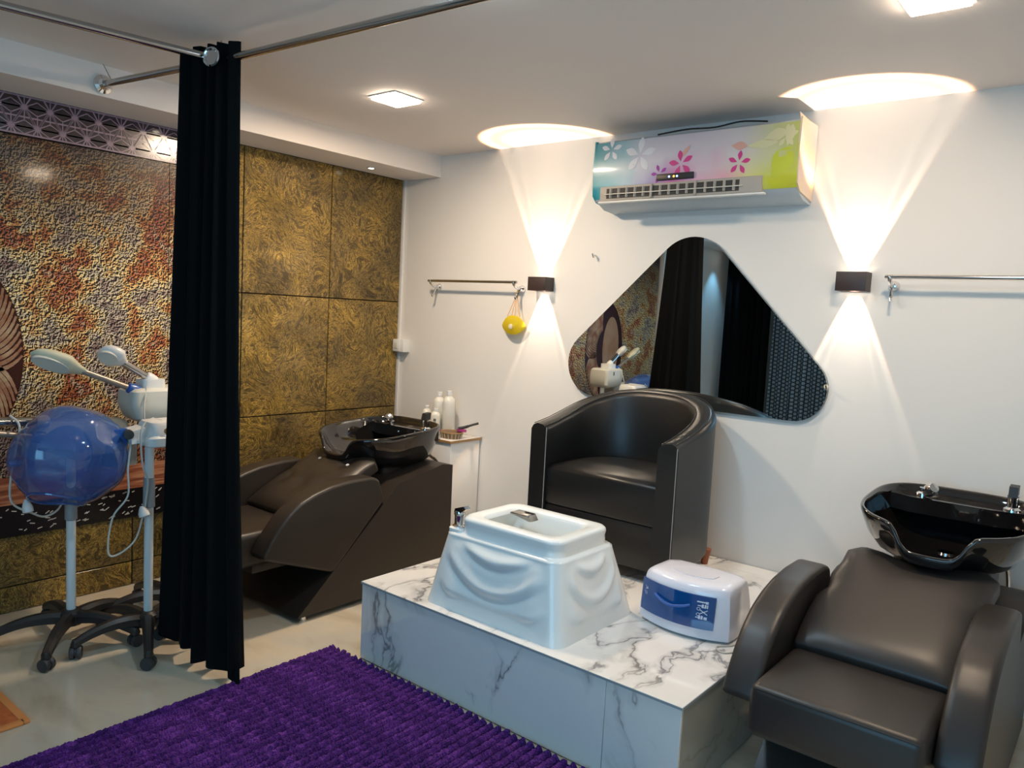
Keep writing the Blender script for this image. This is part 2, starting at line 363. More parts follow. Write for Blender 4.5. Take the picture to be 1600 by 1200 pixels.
def BM(): return bmesh.new()
def box(x0, x1, y0, y1, z0, z1, r=0, seg=2, bm=None):
    own = BM()
    vs = [own.verts.new((x, y, z)) for x in (x0, x1) for y in (y0, y1) for z in (z0, z1)]
    for f in ((0, 1, 3, 2), (4, 6, 7, 5), (0, 4, 5, 1), (2, 3, 7, 6), (0, 2, 6, 4), (1, 5, 7, 3)): own.faces.new([vs[i] for i in f])
    if r: bmesh.ops.bevel(own, geom=list(own.edges), offset=r, segments=seg, profile=.5, affect='EDGES', clamp_overlap=True)
    return join(bm, own)
def join(bm, own):
    if bm is None: return own
    me = bpy.data.meshes.new('tmp'); own.to_mesh(me); own.free(); bm.from_mesh(me); bpy.data.meshes.remove(me); return bm
def prism(poly, axis, a0, a1, r=0, seg=3, bm=None):
    own = BM()
    def P(p, a):
        return {'x': (a, p[0], p[1]), 'y': (p[0], a, p[1]), 'z': (p[0], p[1], a)}[axis]
    A = [own.verts.new(P(p, a0)) for p in poly]; B = [own.verts.new(P(p, a1)) for p in poly]
    own.faces.new(A); own.faces.new(B[::-1]); n = len(poly)
    for i in range(n): own.faces.new((A[i], A[(i+1) % n], B[(i+1) % n], B[i]))
    if r:
        es = [e for e in own.edges if len(e.link_faces) == 2 and e.calc_face_angle(0) > math.radians(28)]
        bmesh.ops.bevel(own, geom=es, offset=r, segments=seg, profile=.5, affect='EDGES', clamp_overlap=True)
    return join(bm, own)
def loft(rings, closed=True, cap0=True, cap1=True, bm=None):
    own = BM(); R = [[own.verts.new(p) for p in r] for r in rings]; n = len(R[0])
    for a, b in zip(R, R[1:]):
        for i in range(n if closed else n-1):
            j = (i+1) % n
            try: own.faces.new((a[i], a[j], b[j], b[i]))
            except ValueError: pass
    if closed and cap0: own.faces.new(R[0][::-1])
    if closed and cap1: own.faces.new(R[-1])
    return join(bm, own)
def spline(pts, n=6):
    P = [Vector(p) for p in pts]; out = []
    for i in range(len(P)-1):
        p0 = P[max(i-1, 0)]; p1 = P[i]; p2 = P[i+1]; p3 = P[min(i+2, len(P)-1)]
        for k in range(n):
            t = k/n
            out.append(.5*((2*p1) + (p2-p0)*t + (2*p0-5*p1+4*p2-p3)*t*t + (3*p1-p0-3*p2+p3)*t**3))
    out.append(P[-1]); return out
def tube(path, r, n=10, bm=None, cap=True):
    P = [Vector(p) for p in path]; rings = []
    up = Vector((0, 0, 1)); d0 = (P[1]-P[0]).normalized()
    if abs(d0.z) > .9: up = Vector((0, 1, 0))
    u = d0.cross(up).normalized(); v = u.cross(d0)
    for i, p in enumerate(P):
        d = ((P[i+1] if i+1 < len(P) else P[i]) - (P[i-1] if i else P[i])).normalized()
        u = (u - d*u.dot(d)).normalized(); v = d.cross(u)
        rr = r[i] if isinstance(r, (list, tuple)) else r
        rings.append([p + rr*(math.cos(a)*u + math.sin(a)*v) for a in [2*PI*k/n for k in range(n)]])
    return loft(rings, True, cap, cap, bm)
def lathe(prof, c, n=24, bm=None, axis=Vector((0, 0, 1))):
    """prof: list of (radius, height) along axis from c"""
    ax = Vector(axis).normalized(); t = Vector((1, 0, 0)) if abs(ax.x) < .9 else Vector((0, 1, 0))
    u = ax.cross(t).normalized(); v = ax.cross(u); c = Vector(c)
    rings = [[c + ax*h + max(r, 1e-4)*(math.cos(a)*u + math.sin(a)*v) for a in [2*PI*k/n for k in range(n)]] for r, h in prof]
    return loft(rings, True, True, True, bm)
def rrect(x0, x1, y0, y1, r, z, n=5):
    out = []
    for cx, cy, a0 in ((x1-r, y1-r, 0), (x0+r, y1-r, PI/2), (x0+r, y0+r, PI), (x1-r, y0+r, 1.5*PI)):
        for k in range(n+1):
            a = a0 + PI/2*k/n; out.append((cx+r*math.cos(a), cy+r*math.sin(a), z))
    return out

# ------------------------------------------------------------------ room shell
XR, YB, H, SOF, SX = 5.2, -5.4, 2.485, 2.352, 0.33
struct('floor', box(-.1, XR+.1, YB-.1, .1, -.1, 0), 'floor')
struct('ceiling', box(-.1, XR+.1, YB-.1, .1, H, H+.1), 'ceil')
struct('trim_1', box(0, SX, YB, 0, SOF, H), 'ceil')                          # dropped soffit along the left wall
struct('wall_back', box(-.1, XR+.1, 0, .1, 0, H), 'wall')
wl = struct('wall_left', box(-.1, -.012, YB, 0, 0, H), 'dark')
struct('wall_right', box(XR, XR+.1, YB, 0, 0, H), 'wall')
# rear wall (behind the camera) with a wide daylight window opening x 2.6..4.8, z .8..2.1
bm = box(-.1, 2.6, YB-.1, YB, 0, H); box(4.8, XR+.1, YB-.1, YB, 0, H, bm=bm); box(2.6, 4.8, YB-.1, YB, 0, .8, bm=bm); box(2.6, 4.8, YB-.1, YB, 2.1, H, bm=bm)
struct('wall_front', bm, 'wall')
bm = box(2.6, 4.8, YB-.06, YB+.02, .8, .85)
for b_ in ((2.6, 4.8, 2.05, 2.1), (2.6, 2.65, .85, 2.05), (4.75, 4.8, .85, 2.05), (3.675, 3.725, .85, 2.05)):
    box(b_[0], b_[1], YB-.06, YB+.02, b_[2], b_[3], bm=bm)
wn = struct('window_1', bm, 'trimw')
struct('pane', box(2.65, 3.675, YB-.05, YB-.04, .85, 2.05), 'pane', wn); struct('pane', box(3.725, 4.75, YB-.05, YB-.04, .85, 2.05), 'pane', wn)
struct('trim_2', box(-.012, .016, -.016, 0, 0, SOF, .002), 'trimw')          # white bead in the corner
# left wall: lacquered gold panels
ys = [-.018, -.6, -1.2, -1.8, -2.4, -3.0, -3.58]; zs = [0, .125, .83, 1.54, SOF]
for i in range(len(ys)-1):
    for j in range(len(zs)-1):
        if ys[i] < -1.25 and j > 1: continue
        g = .003
        struct('wall_panel', box(-.012, 0, ys[i+1]+g, ys[i]-g, zs[j]+g, zs[j+1]-g, .002, 1), 'gold', wl)
# far stretch of the left wall, white, with dark door frame and pale strip (seen in the mirror)
struct('wall_left_rear', box(-.012, 0, YB, -3.62, 0, SOF), 'wall')
bm = box(-.01, .05, -3.68, -3.60, 0, 2.2, .004); struct('door_1', bm, 'trimw')
bm = box(0, .06, -4.48, -4.38, 0, 2.15, .004); struct('door_2', bm, 'dark')

# wall mural
mu = thing('wall_mural', 'large glossy printed wall mural with lattice border, crackled relief and dark flecked band', 'mural', (0.0, -2.49, .36))
MY0, MY1 = -3.58, -1.40
def mural_panel(name, z0, z1, m, y0=MY0, y1=MY1, x=.012):
    o = part(name, box(.001, x, y0, y1, z0, z1), m, mu)
    return o
mural_panel('lattice_band', 2.178, SOF, 'lattice_dark')
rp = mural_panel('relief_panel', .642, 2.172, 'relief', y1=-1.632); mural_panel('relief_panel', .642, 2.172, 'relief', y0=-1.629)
mural_panel('wood_band', .512, .640, 'woodband')
mural_panel('flecked_band', .362, .510, 'blackband')
# relief texture works in object space whose origin is the mural's base; shift the shader's z
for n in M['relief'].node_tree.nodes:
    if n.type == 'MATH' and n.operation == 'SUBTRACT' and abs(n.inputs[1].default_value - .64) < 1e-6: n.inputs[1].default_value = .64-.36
def strip(bm, a, b, w, x=.0132):
    a = Vector(a); b = Vector(b); d = (b-a); n = Vector((-d.y, d.x)).normalized()*w/2
    vs = [bm.verts.new((x, p.x, p.y)) for p in (a-n, b-n, b+n, a+n)]; bm.faces.new(vs)
bm = BM(); hh = (SOF-2.178)/2; wv = .105
for c in range(int((MY1-MY0)/wv)+1):
    for row, z in enumerate((2.215, 2.300)):
        y = MY1 - c*wv - (wv/2 if row % 2 else 0)
        if y < MY0+.04 or y > MY1-.04: continue
        for k in range(12):
            a = PI/6*k; L = .088 if k % 2 == 0 else .060
            y2 = y+L*math.cos(a); z2 = z+L*math.sin(a); t = 1.
            if z2 > SOF: t = (SOF-.001-z)/(z2-z)
            if z2 < 2.178: t = (2.179-z)/(z2-z)
            y2 = y+(y2-y)*t; z2 = z+(z2-z)*t; y2 = min(max(y2, MY0), MY1)
            strip(bm, (y, z), (y2, z2), .0062 if k % 2 == 0 else .0045)
        vs = [bm.verts.new((.0134, y+.013*math.cos(a), z+.013*math.sin(a))) for a in [PI/5*k for k in range(10)]]; bm.faces.new(vs)
for z in (2.183, 2.2575, SOF-.006): strip(bm, (MY0, z), (MY1, z), .007, .0131)
part('lattice_print', bm, 'lattice_light', mu)
# striped head-like swirl at the mural's left side
bm = BM(); cy, cz = -2.62, 1.20
pts = [(cy+.32*math.cos(a), cz+.47*math.sin(a)) for a in [2*PI*k/40 for k in range(40)]]
pts = [(y, z if z > .66 else .66) for y, z in pts]
bm.faces.new([bm.verts.new((.0134, y, z)) for y, z in pts]); part('swirl_ground', bm, 'bmural', mu)
bm = BM(); bm.faces.new([bm.verts.new((.0138, cy-.11+.14*math.cos(a), cz+.02+.30*math.sin(a))) for a in [2*PI*k/32 for k in range(32)]]); part('pale_oval', bm, 'face', mu)
bm = BM()
for k in range(34):
    a = -1.25 + 2.6*k/33; P = []
    for q in range(11):
        t = q/10; rr = .42 + .56*t; aa = a + (.26 if a > -.20 else -.30)*(t*t-.45)
        P.append(Vector((cy+.32*rr*math.cos(aa), cz+.47*rr*math.sin(aa))))
    for i in range(10):
        if min(P[i].y, P[i+1].y) < .675: continue
        strip(bm, P[i], P[i+1], .0125*(.50+math.sin(PI*(i+.8)/11)) , .0142)
part('swirl_stripes', bm, 'smural', mu)
bm = BM(); rnd = random.Random(3)
for k in range(210):
    y = rnd.uniform(MY0+.02, MY1-.02); z = rnd.choice((.385, .42, .455, .487))+rnd.uniform(-.008, .008); a = rnd.choice((.25, -.2, .6)); L = rnd.uniform(.006, .011)
    strip(bm, (y-L*math.cos(a), z-L*math.sin(a)), (y+L*math.cos(a), z+L*math.sin(a)), .0045)
part('fleck_print', bm, 'fleck', mu)['kind'] = 'stuff'

# ------------------------------------------------------------------ marble platform
pl = thing('tiled_platform', 'low platform clad in white marble tiles with grey veins against the white wall', 'platform', (2.225, -.757, 0))
part('core', box(1.49, 2.96, -1.505, -.004, .002, .328), 'dark', pl)
PX0, PX1, PY, PZ = 1.481, 2.970, -1.515, .339
jx = 2.70; jy = -.115
for x0, x1 in ((PX0, 2.08), (2.08, PX1)):
    pass
for (x0, x1, y0, y1) in ((PX0-.004, 2.2, PY-.004, jy-.001), (2.2015, PX1+.004, PY-.004, jy-.001), (PX0-.004, 2.2, jy+.001, -.003), (2.2015, PX1+.004, jy+.001, -.003)):
    part('tile', box(x0, x1, y0, y1, .329, PZ, .0012, 1), 'marble', pl)
part('tile_edge', box(PX0-.0045, PX1+.0045, PY-.0050, PY-.0042, .3295, .3375), 'grey', pl); part('tile_edge', box(PX1+.0042, PX1+.0048, PY, -.004, .3295, .3375), 'grey', pl)
part('tile', box(PX0, jx-.001, PY, -1.505, .004, .328, .001, 1), 'marble', pl)
part('tile', box(jx+.001, PX1, PY, -1.505, .004, .328, .001, 1), 'marble', pl)
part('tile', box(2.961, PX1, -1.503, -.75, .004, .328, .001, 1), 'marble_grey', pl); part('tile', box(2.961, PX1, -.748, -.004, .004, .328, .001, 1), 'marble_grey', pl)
part('tile', box(PX0, 1.489, -1.503, -.75, .004, .328, .001, 1), 'marble', pl); part('tile', box(PX0, 1.489, -.748, -.004, .004, .328, .001, 1), 'marble', pl)

# ------------------------------------------------------------------ purple ribbed mat and orange mat
rug = thing('ribbed_mat', 'deep purple chenille mat with raised ribs lying on the floor before the marble platform', 'mat', (2.15, -2.2, 0))
part('backing', box(1.337, 3.00, -2.93, -1.545, .001, .008), mat('purple_backing', (.008, .002, .022), .95), rug)
def rib_mesh(seed):
    bm = BM(); L = 1.385; n = 240; rr = random.Random(seed); rings = []
    for i in range(n+1):
        y = -L/2 + L*i/n; s = rr.uniform(.86, 1.08); ring = []
        e = .35 if i in (0, n) else 1
        for k in range(7):
            a = PI*k/6; q = s*e*(1+rr.uniform(-.09, .09))
            ring.append((.0150*q*math.cos(a)+rr.uniform(-.001, .001), y+rr.uniform(-.002, .002), .002+.024*q*math.sin(a)))
        rings.append(ring)
    loft(rings, closed=False, bm=bm)
    me = bpy.data.meshes.new('rib'); bmesh.ops.recalc_face_normals(bm, faces=bm.faces); bm.to_mesh(me); bm.free(); me.materials.append(M['purple'])
    for p in me.polygons: p.use_smooth = False
    return me
ribs = [rib_mesh(i) for i in range(4)]
nr = 46
for i in range(nr):
    x = 1.35 + (2.985-1.35)*i/(nr-1)
    o = bpy.data.objects.new('rib', ribs[i % 4]); C.objects.link(o); o.parent = rug
    o.location = (x-2.15, -2.2375+2.2+random.uniform(-.006, .006), .004); o.rotation_euler = (0, 0, PI if i % 3 == 0 else 0)
om = thing('orange_mat', 'small flat orange floor mat by the stand bases, left of the purple mat', 'mat', (.78, -2.98, 0))
part('field', box(.50, 1.06, -3.30, -2.665, .001, .011, .004), 'orange', om)
bm = box(.475, 1.086, -2.672, -2.645, .001, .014, .004); box(1.058, 1.086, -3.33, -2.66, .001, .014, .004, bm=bm); box(.475, .503, -3.33, -2.66, .001, .014, .004, bm=bm); box(.475, 1.086, -3.33, -3.30, .001, .014, .004, bm=bm)
part('border', bm, mat('orange_border', (.72, .26, .07), .8), om)

# ------------------------------------------------------------------ shampoo units
def padded(poly, x0, x1, r=.024):
    """upholstered slab: the outline in y,z, rounded over towards both faces"""
    P = [Vector(p) for p in poly]; Q = []
    n = len(P)
    for i in range(n):                                   # smooth the outline, keeping its corners slightly rounded
        a, b, c = P[i-1], P[i], P[(i+1) % n]
        l = min(.024, min((b-a).length, (c-b).length)*.33)
        p, q = b+(a-b).normalized()*l, b+(c-b).normalized()*l
        for t in (0, .33, .67, 1): Q.append(p*(1-t)**2+b*2*t*(1-t)+q*t*t)
    m = len(Q); nor = []
    for i in range(m):
        d = (Q[(i+1) % m]-Q[i-1]).normalized(); nor.append(Vector((d.y, -d.x)))
    area_ = sum(Q[i].x*Q[(i+1) % m].y-Q[(i+1) % m].x*Q[i].y for i in range(m))
    sg = -1 if area_ > 0 else 1                           # towards the inside
    rings = []
    prof_ = [(0, .60), (.08, .36), (.30, .16), (.60, .05), (1.0, 0)]
    for t, k in prof_: rings.append([(x0+r*t, (q+nn*sg*r*k).x, (q+nn*sg*r*k).y) for q, nn in zip(Q, nor)])
    for t, k in prof_[::-1]: rings.append([(x1-r*t, (q+nn*sg*r*k).x, (q+nn*sg*r*k).y) for q, nn in zip(Q, nor)])
    bm = loft(rings, cap0=False, cap1=False)
    for ring in (rings[0], rings[-1]):                    # flat faces, filled as clean triangles
        vs = [bm.verts.new(p) for p in ring]; f = bm.faces.new(vs); bmesh.ops.triangulate(bm, faces=[f], ngon_method='EAR_CLIP')
    return bm
def shampoo_unit(cx, dy, lea, label, basin_label, buttons, bdx, bz, inset=.003, low=0.):
    L = M[lea]
    u = thing('shampoo_chair', label, 'chair', (cx, -1.0+dy, 0), 'reclining hair washing chairs')
    def P(poly): return [(y+dy, z) for y, z in poly]
    x0, x1 = cx-.355, cx+.355
    part('base', prism(P([(-1.500, .028), (-.893-low*.9, .588-low), (-.57, .652-low), (-.49, .64-low), (-.485, .028)]), 'x', x0+inset, x1-.003, .010), L, u)
    for fx in (x0+inset+.03, x1-.033):
        for y in (-1.45, -.54):
            part('foot', lathe([(.016, 0), (.018, .004), (.014, .03)], (fx, y+dy, 0), 14), 'chrome', u)
    armp = P([(-1.700, .350), (-1.30, .202), (-.982, .520), (-1.028, .632), (-1.075, .648), (-1.20, .648), (-1.32, .636), (-1.42, .612), (-1.50, .580), (-1.57, .530), (-1.62, .475), (-1.66, .42)])
    for a0, a1 in ((x0, x0+.112), (x1-.112, x1)):
        part('armrest', padded(armp, a0, a1), L, u, sharp=60)
    # seat cushion
    w0, w1 = cx-.238, cx+.238
    rings = []
    for k, (y, zt, zb, ins) in enumerate([(-1.775, .425, .30, .016), (-1.785, .40, .315, .004), (-1.765, .443, .285, .004)]): pass
    own = box(w0, w1, -1.775+dy, -1.27+dy, .285, .448, .028, 4)
    part('seat', own, L, u)
    part('seat_rail', box(w0+.02, w1-.02, -1.66+dy, -1.28+dy, .245, .30, .01), L, u)
    part('seam', tube([(w0+.012, -1.770+dy, .436), (w1-.012, -1.770+dy, .436)], .0018, 6), L, u)
    # under-seat link to the base
    part('seat_support', prism(P([(-1.45, .27), (-1.22, .19), (-.92, .50), (-1.0, .60), (-1.18, .44)]), 'x', cx-.2, cx+.2, .01), L, u)
    # backrest: wavy-topped slab
    rings = []; A = Vector((0, -1.405+dy, .440)); B = Vector((0, -.925+dy, .685)); d = (B-A); ln = d.length; d.normalize(); nrm = Vector((0, -d.z, d.y))
    nu, nv = 24, 16
    def top(u_, v_):
        x = -1+2*u_
        wdt = .232 + .020*math.sin(PI*min(1, v_*1.15)) + (.012 if v_ > .6 else 0)*((v_-.6)/.4) - (.018 if .48 < v_ < .66 else 0)*math.sin(PI*(v_-.48)/.18)
        dip = -.048*math.exp(-(x/.42)**2) + (-.035*max(0, abs(x)-.80)/.2)
        s = v_*(ln+dip)
        puff = (1-abs(x)**6)*(1-abs(2*v_-1)**8)
        h = .030+.030*puff
        if buttons:
            for bx, bv in ((-.48, .80), (.48, .80), (-.0, .42), (-.62, .42), (.62, .42)):
                q = ((x-bx)/.16)**2+((v_-bv)/.09)**2; h -= .020*math.exp(-q)
        p = A + d*s; return Vector((cx+bdx*.5*v_+x*wdt, p.y, p.z)), h
    own = BM(); T = []; Bt = []
    for j in range(nv+1):
        T.append([]); Bt.append([])
        for i in range(nu+1):
            p, h = top(i/nu, j/nv); T[-1].append(own.verts.new(p+nrm*h)); Bt[-1].append(own.verts.new(p-nrm*.028))
    for j in range(nv):
        for i in range(nu):
            own.faces.new((T[j][i], T[j][i+1], T[j+1][i+1], T[j+1][i])); own.faces.new((Bt[j][i], Bt[j+1][i], Bt[j+1][i+1], Bt[j][i+1]))
    for j in range(nv):
        own.faces.new((T[j][0], T[j+1][0], Bt[j+1][0], Bt[j][0])); own.faces.new((T[j][nu], Bt[j][nu], Bt[j+1][nu], T[j+1][nu]))
    for i in range(nu):
        own.faces.new((T[0][i], Bt[0][i], Bt[0][i+1], T[0][i+1])); own.faces.new((T[nv][i], T[nv][i+1], Bt[nv][i+1], Bt[nv][i]))
    bmesh.ops.recalc_face_normals(own, faces=own.faces)
    es = [e for e in own.edges if len(e.link_faces) == 2 and e.calc_face_angle(0) > 1.0]
    bmesh.ops.bevel(own, geom=es, offset=.011, segments=3, profile=.5, affect='EDGES', clamp_overlap=True)
    br = part('backrest', own, L, u, sharp=60)
    if buttons:
        for bx in (-.48, .48):
            p, h = top((bx+1)/2, .80); q = p+nrm*(h+.001)
            part('button', lathe([(.001, .006), (.008, .005), (.011, .0), (.011, -.003)], q, 14, axis=nrm), 'wplastic', br)
    # ------------- basin, standing on the base: part of the same fixed unit
    bx = cx+bdx
    YF, YBk = -1.065+dy, -.445+dy; hw = .285
    n = 96
    def outline(t, sc=1., insy=0.):
        a = 2*PI*t
        # superellipse, squarer at the back
        ca, sa = math.cos(a), math.sin(a); e = 2.6 if sa < 0 else 3.6
        r = (abs(ca)**e+abs(sa)**e)**(-1/e)
        taper = 1.0 - .10*(1-sa)/2*0
        return bx+hw*sc*r*ca, (YF+YBk)/2+(YBk-YF)/2*sc*r*sa+insy
    def zr(x, y):
        v = (y-YF)/(YBk-YF); z = .800+.052*max(0, min(1, v))**.8+bz
        q = abs(x-bx)/.105
        notch = 1/(1+math.exp((q-1)*9))
        if v < .35: z -= .088*notch*(1-max(0, v-.1)/.25 if v > .1 else 1)
        return z
    def ring(sc, dz, zflat=None, k=0., insy=0., zb=None):
        out = []
        for i in range(n):
            x, y = outline(i/n, sc, insy); xo, yo = outline(i/n)
            z = zr(xo, yo)+dz
            if zb is not None: z = z*(1-k)+zb*k
            out.append((x, y, z))
        return out
    Z = bz
    R = [ring(.42, 0, zb=.625+Z, k=1, insy=.06), ring(.62, 0, zb=.632+Z, k=1, insy=.05), ring(.80, 0, zb=.665+Z, k=.95, insy=.03), ring(.91, -.06, zb=.70+Z, k=.5, insy=.012), ring(.97, -.035), ring(.995, -.014), ring(1.0, -.004), ring(.99, .003), ring(.965, .004), ring(.95, -.002),
         ring(.925, -.02), ring(.87, -.02, zb=.72+Z, k=.55, insy=-.005), ring(.76, 0, zb=.685+Z, k=.92, insy=.0), ring(.55, 0, zb=.662+Z, k=1), ring(.2, 0, zb=.655+Z, k=1), ring(.04, 0, zb=.654+Z, k=1)]
    bs = part('basin', loft(R), 'blackglaze', u, sharp=70, label=basin_label)
    # tap deck along the back of the bowl
    deck = [(bx-.215, YBk-.028), (bx+.215, YBk-.028), (bx+.245, YBk-.075), (bx+.235, YBk-.150), (bx+.12, YBk-.175), (bx-.16, YBk-.180), (bx-.235, YBk-.150), (bx-.245, YBk-.075)]
    part('tap_deck', prism(deck, 'z', .765+Z, .826+Z, .010), 'blackglaze', bs)
    part('drain', lathe([(.028, 0), (.028, .004), (.02, .006)], (bx, -.72+dy, .655+Z), 20), 'chrome', bs)
    zt = .826+Z
    # spray head holder and hand spray (left), lever tap (right)
    part('spray_head', lathe([(.012, 0), (.020, .010), (.026, .03), (.026, .05), (.018, .062), (.004, .064)], (bx-.115, YBk-.125, zt+.012), 18, axis=(.55, -.6, .55)), 'chrome', bs)
    part('spray_holder', lathe([(.024, -.004), (.024, .008), (.014, .014), (.013, .03)], (bx-.13, YBk-.10, zt), 18), 'chrome', bs)
    part('tap_base', lathe([(.030, -.004), (.030, .005), (.019, .012), (.019, .05), (.021, .056), (.006, .064)], (bx+.175, YBk-.11, zt), 20), 'chrome', bs)
    part('tap_lever', prism([(YBk-.135, zt+.052), (YBk-.125, zt+.090), (YBk-.085, zt+.094), (YBk-.090, zt+.055)], 'x', bx+.160, bx+.190, .005), 'blackp', bs)
    # pedestal under the bowl and waste hose
    part('pedestal', loft([rrect(bx-.16, bx+.16, YF+.22, YBk-.10, .05, z) for z in (.54, .650+max(0, Z))]), L, u)
    part('hose', tube(spline([(bx+.14, YBk-.03, .66+Z), (bx+.17, YBk+.015, .60), (bx+.18, YBk+.02, .45), (bx+.17, YBk+.01, .2)]), .009, 8), 'chrome', u)
    return u
shampoo_unit(.660, 0, 'leather', 'brown leather shampoo chair with two buttoned dimples and black basin beside the gold wall', 'black glazed wash basin with neck notch', True, .015, .0)
shampoo_unit(3.375, .34, 'leather2', 'plain dark leather shampoo chair with black basin to the right of the platform', 'black glazed wash basin with neck notch', False, .075, .038, .055, .085)

# ------------------------------------------------------------------ tub armchair
ch = thing('tub_armchair', 'black leather tub armchair with pale piping standing on the platform below the mirror', 'armchair', (2.075, -.36, .339))
def uprofile(x0, x1, yf, yb, n=18):
    """U path from left front round the back to right front"""
    cx = (x0+x1)/2; r = (x1-x0)/2; ry = min(r*.98, (yb-yf)*.72); P = [(x0, yf), (x0, yf+(yb-ry-yf)*.5)]
    for k in range(n*2+1):
        a = PI - PI*k/(2*n); e = .80
        ca, sa = math.cos(a), math.sin(a)
        P.append((cx+r*math.copysign(abs(ca)**e, ca), yb-ry+ry*abs(sa)**e))
    P += [(x1, yf+(yb-ry-yf)*.5), (x1, yf)]
    return P
AX0, AX1, AYF, AYB = 1.680, 2.470, -.655, -.045
outer = uprofile(AX0, AX1, AYF, AYB); inner = uprofile(AX0+.098, AX1-.098, AYF, AYB-.115)
zb = .405
def ztop(y, s=0): 
    t = max(0, min(1, (y-AYF)/(AYB-AYF))); return .982 + .165*(t**1.25)
rings = []
npt = len(outer)
for (ox, oy), (ix, iy) in zip(outer, inner):
    zt = ztop(oy); c = Vector(((ox+ix)/2, (oy+iy)/2))
    O = Vector((ox, oy)); I = Vector((ix, iy)); dv = (I-O); L = dv.length; dv.normalize()
    sec = [(0, zb+.02), (0, .6), (0, .8), (0, zt-.03), (.012, zt-.010), (.032, zt), (L-.03, zt-.004), (L-.012, zt-.014), (L, zt-.034), (L, .8), (L, .6), (L, zb)]
    sec = [(0.015, zb)]+sec
    rings.append([(O.x+dv.x*q, O.y+dv.y*q, z) for q, z in sec])
own = loft(rings)
es = [e for e in own.edges if len(e.link_faces) == 2 and e.calc_face_angle(0) > 1.2 and all(abs(v.co.y-AYF) < .002 for v in e.verts)]
bmesh.ops.bevel(own, geom=es, offset=.008, segments=3, profile=.5, affect='EDGES', clamp_overlap=True)
part('shell', own, 'leather3', ch, sharp=50)
# seat cushion follows the inside of the shell
def seat_ring(z, ins):
    P = [(x, y) for x, y in uprofile(AX0+.100+ins, AX1-.100-ins, AYF+.012+ins, AYB-.120-ins)]
    return [(x, y, z) for x, y in P]
part('seat_cushion', loft([seat_ring(z, i) for z, i in ((.600, .006), (.612, -.001), (.70, -.001), (.765, .0), (.785, .010), (.797, .035), (.806, .08), (.810, .14))]), 'leather3', ch, sharp=50)
part('front_panel', loft([seat_ring(z, i) for z, i in ((.40, .002), (.405, -.001), (.585, -.001), (.596, .006))]), 'leather3', ch)
for (x, sgn) in ((AX0+.098, 1), (AX1, 1)):
    xx = x-.006
    part('piping', tube([(xx, AYF-.001, .42), (xx, AYF-.001, .965)], .0022, 6), 'stitch', ch, label='pale piping down the front of the arm')
pth = [(ox, oy, 0) for ox, oy in outer]
for (prof, off, zz) in ((outer, .018, -.0015), (inner, -.014, -.009)):
    pts = []
    cxx = (AX0+AX1)/2
    for (ox, oy), (ix, iy) in zip(outer, inner):
        O = Vector((ox, oy)); I = Vector((ix, iy)); dv = (I-O).normalized()
        p = (O+dv*off) if off > 0 else (I+dv*off)
        pts.append((p.x, p.y, ztop(oy)+zz))
    part('piping', tube(pts, .002, 6), 'leather3' if off > 0 else 'leather3', ch)
for x, y in ((AX0+.08, AYF+.08), (AX1-.08, AYF+.08), (AX0+.13, -.15), (AX1-.075, -.15)):
    part('leg', lathe([(.016, 0), (.020, .03), (.029, .075)], (x, y, .339), 18), 'wood', ch, label='tapered reddish wooden leg')

# ------------------------------------------------------------------ pedicure tub
tb = thing('pedicure_basin', 'white acrylic pedicure tub with draped sides and chrome tap on the platform', 'foot bath', (2.14, -1.21, .339))
def tub_ring(x0, x1, y0, y1, r, z, amp=0, n=26):
    """rounded rectangle sampled densely so that the sides can carry draped folds"""
    base = []
    segs = [((x1, y0+r), (x1, y1-r)), ((x1-r, y1), (x0+r, y1)), ((x0, y1-r), (x0, y0+r)), ((x0+r, y0), (x1-r, y0))]
    cor = [((x1-r, y1-r), 0), ((x0+r, y1-r), PI/2), ((x0+r, y0+r), PI), ((x1-r, y0+r), 1.5*PI)]
    for (a, b), (c, a0) in zip(segs, cor):
        nn = (-(b[1]-a[1]), (b[0]-a[0])); l = math.hypot(*nn); nn = (-nn[0]/l, -nn[1]/l)
        for k in range(n):
            t = k/n; d = amp(t, z)*(1 if amp else 0) if amp else 0
            base.append((a[0]+(b[0]-a[0])*t-nn[0]*d, a[1]+(b[1]-a[1])*t-nn[1]*d, z))
        for k in range(6):
            an = a0+PI/2*k/6; base.append((c[0]+r*math.cos(an), c[1]+r*math.sin(an), z))
    return base
def swag(t, z):
    # recessed panel with hanging folds, 0 at the frame
    h = (z-.339)/.27
    if h <= .18 or h >= .98: return 0
    e = min(1, (h-.18)/.10)*min(1, (.98-h)/.10); s = min(1, t/.10)*min(1, (1-t)/.10)
    f = h - .42*(2*t-1)**2
    return -e*s*(.010 + .0065*math.sin(f*17)+.003*math.sin(f*31+1))
TX0, TX1, TY0, TY1 = 1.800, 2.478, -1.478, -.940
R = []
nz = 36
for k in range(nz+1):
    h = k/nz; z = .339+.27*h
    ins = .006+.062*h**.85 if h > .06 else .004*0+.006
    ins = .002 + .066*h
    R.append(tub_ring(TX0+ins*.55, TX1-ins, TY0+ins, TY1-ins, .055, z, swag))
for ins, z in ((.069, .613), (.076, .6195), (.084, .622), (.088, .626), (.090, .655), (.087, .672), (.088, .680), (.094, .687), (.104, .689), (.140, .688), (.150, .684), (.157, .670), (.17, .60), (.185, .50), (.20, .46), (.24, .452)):
    R.append(tub_ring(TX0+(ins*.55 if ins < .08 else .090 if z < .625 else ins+.012), TX1-ins, TY0+ins*.98, TY1-ins*.98, max(.03, .06-(ins-.09)*.2) if ins > .07 else .055, z))
for f in R[-1:]: pass
part('tub_shell', loft(R), 'acrylic', tb, sharp=60)
